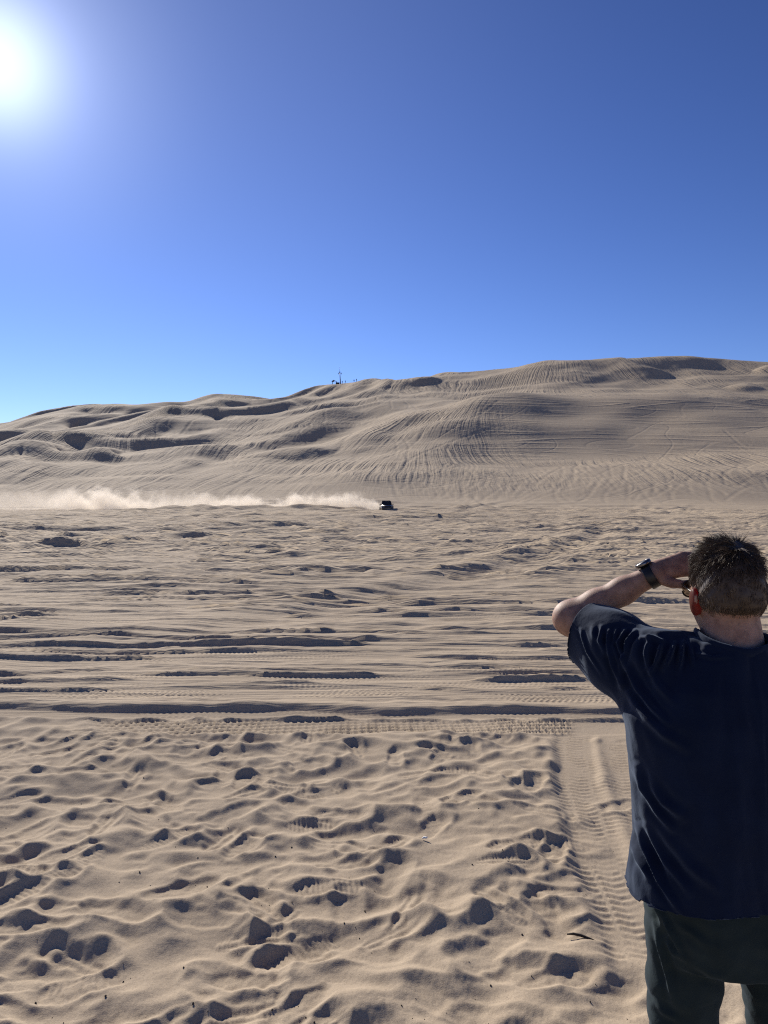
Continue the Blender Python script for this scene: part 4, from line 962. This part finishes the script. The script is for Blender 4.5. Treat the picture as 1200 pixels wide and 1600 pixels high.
bm_obj('equipment_box', lambda bm: box_bm(bm, (-.42, -.1, 7.4), (.62, .40, .9), (1, 1), .04), M_MAST, mast)
x, y, z = ridge_pt(522.5, -3); she = empty('shelter', (x, y, z - .05)); she.scale = (.8, .8, .8); tag(she, 'small dark open-sided shelter with pitched roof on the skyline', 'shelter')
def roof(bm): prism(bm, [(-1.8, 2.05), (0, 3.25), (1.8, 2.25), (1.8, 2.12), (0, 3.10), (-1.8, 1.90)], -2.0, 2.0)
ro = bm_obj('roof', roof, M_WOOD, she); ro.rotation_euler.z = math.radians(72)
for px_, py_ in ((-1.6, -1.7), (1.6, -1.7), (-1.6, 1.7), (1.6, 1.7)): bm_obj('post', lambda bm: box_bm(bm, (px_, py_, .9), (.22, .22, 2.6)), M_WOOD, she)
bm_obj('side_wall', lambda bm: box_bm(bm, (2.6, -.4, .75), (3.0, .25, 1.5), (1, 1), .03), M_WOOD, she)
def little_man(arm):
    f = Field((-.45, -.3, -.02), (.45, .3, 1.82), .03)
    f.ell((0, 0, 1.63), (.085, .10, .115), .03); f.cone((0, 0, 1.5), (0, 0, 1.40), .055, .07, .04); f.cone((0, 0, 1.32), (0, 0, .98), .17, .145, .06)
    for sx in (-1, 1):
        f.chain([((sx * .19, 0, 1.38), .06), ((sx * (.26 + arm * .1), .0, 1.10), .048), ((sx * .24, .08 + arm * .1, .86), .04)], .03); f.chain([((sx * .09, 0, .92), .085), ((sx * .11, .02, .48), .062), ((sx * .12, 0, .06), .05)], .04)
        f.cone((sx * .12, 0, .04), (sx * .13, .15, .035), .045, .04, .03)
    return f.mesh()
M_DARKCLOTH = simple('dark_clothes', (0.03, 0.03, 0.035), 0.85)
for px_, lab, arm in ((534.8, 'tiny dark figure standing just right of the antenna mast', 0), (539.5, 'tiny dark figure standing midway between mast and dune top', .4),
                      (553.2, 'tiny dark figure on dune top, left one of the pair', .8), (557.0, 'tiny dark figure on dune top, right one of the pair', 0.1)):
    x, y, z = ridge_pt(px_, -2); V, Q = little_man(arm); V = V * 1.12
    o = mesh_obj('person', np_mesh('person', V, Q), M_DARKCLOTH); o.location = (x, y, z); o.rotation_euler.z = px_; tag(o, lab, 'person', 'people on the skyline')

# ------------------------------------------------------------------ litter and grit on the near sand
def on_sand(px, py):
    X, Y = ground_pt(px, py)
    for _ in range(6):
        z = ground_z(X, Y); Y = (CAM_H - z) * 1200 / (py - HOR); X = (px - 600) / 1200 * Y
    return X, Y, ground_z(X, Y)
M_TWIG = simple('dark_bark', (0.03, 0.022, 0.017), 0.9); M_PAPER = simple('white_paper', (0.8, 0.8, 0.78), 0.8); M_PEB = simple('dark_stone', (0.035, 0.03, 0.027), 0.8)
x, y, z = on_sand(908, 1466); V, q = sweep([(-.055, .02, .006), (-.03, .012, .012), (0, .004, .010), (.03, -.012, .006), (.055, -.03, .004)], [.003, .0055, .006, .0055, .003], 7, False)
o = mesh_obj('twig', quad_mesh('twig', V, q), M_TWIG); o.location = (x, y, z); tag(o, 'short dark twig lying on the sand left of the man', 'twig')
x, y, z = on_sand(663, 1313); V, q = sweep([(-.012, 0, .008), (0, .004, .012), (.010, .002, .010), (.016, -.004, .018)], [.004, .006, .006, .003], 6, False)
o = mesh_obj('paper_scrap', quad_mesh('paper_scrap', V, q), M_PAPER); o.location = (x, y, z); tag(o, 'tiny crumpled white paper scrap among the footprints', 'litter')
def pebbles(bm):
    for _ in range(110):
        px, py = random.uniform(-100, 1150), 1130 + 470 * random.random() ** 0.7
        x, y, z = on_sand(px, py); r = random.choice([.0016, .002, .002, .003, .0042])
        ret = bmesh.ops.create_icosphere(bm, subdivisions=1, radius=r, matrix=Matrix.Translation((x, y, z + r * .4)))
        for v in ret['verts']: v.co += Vector([random.gauss(0, r * .2) for _ in range(3)])
o = bm_obj('grit', pebbles, M_PEB); tag(o, 'scattered dark grit on the near sand', 'grit', kind='stuff')
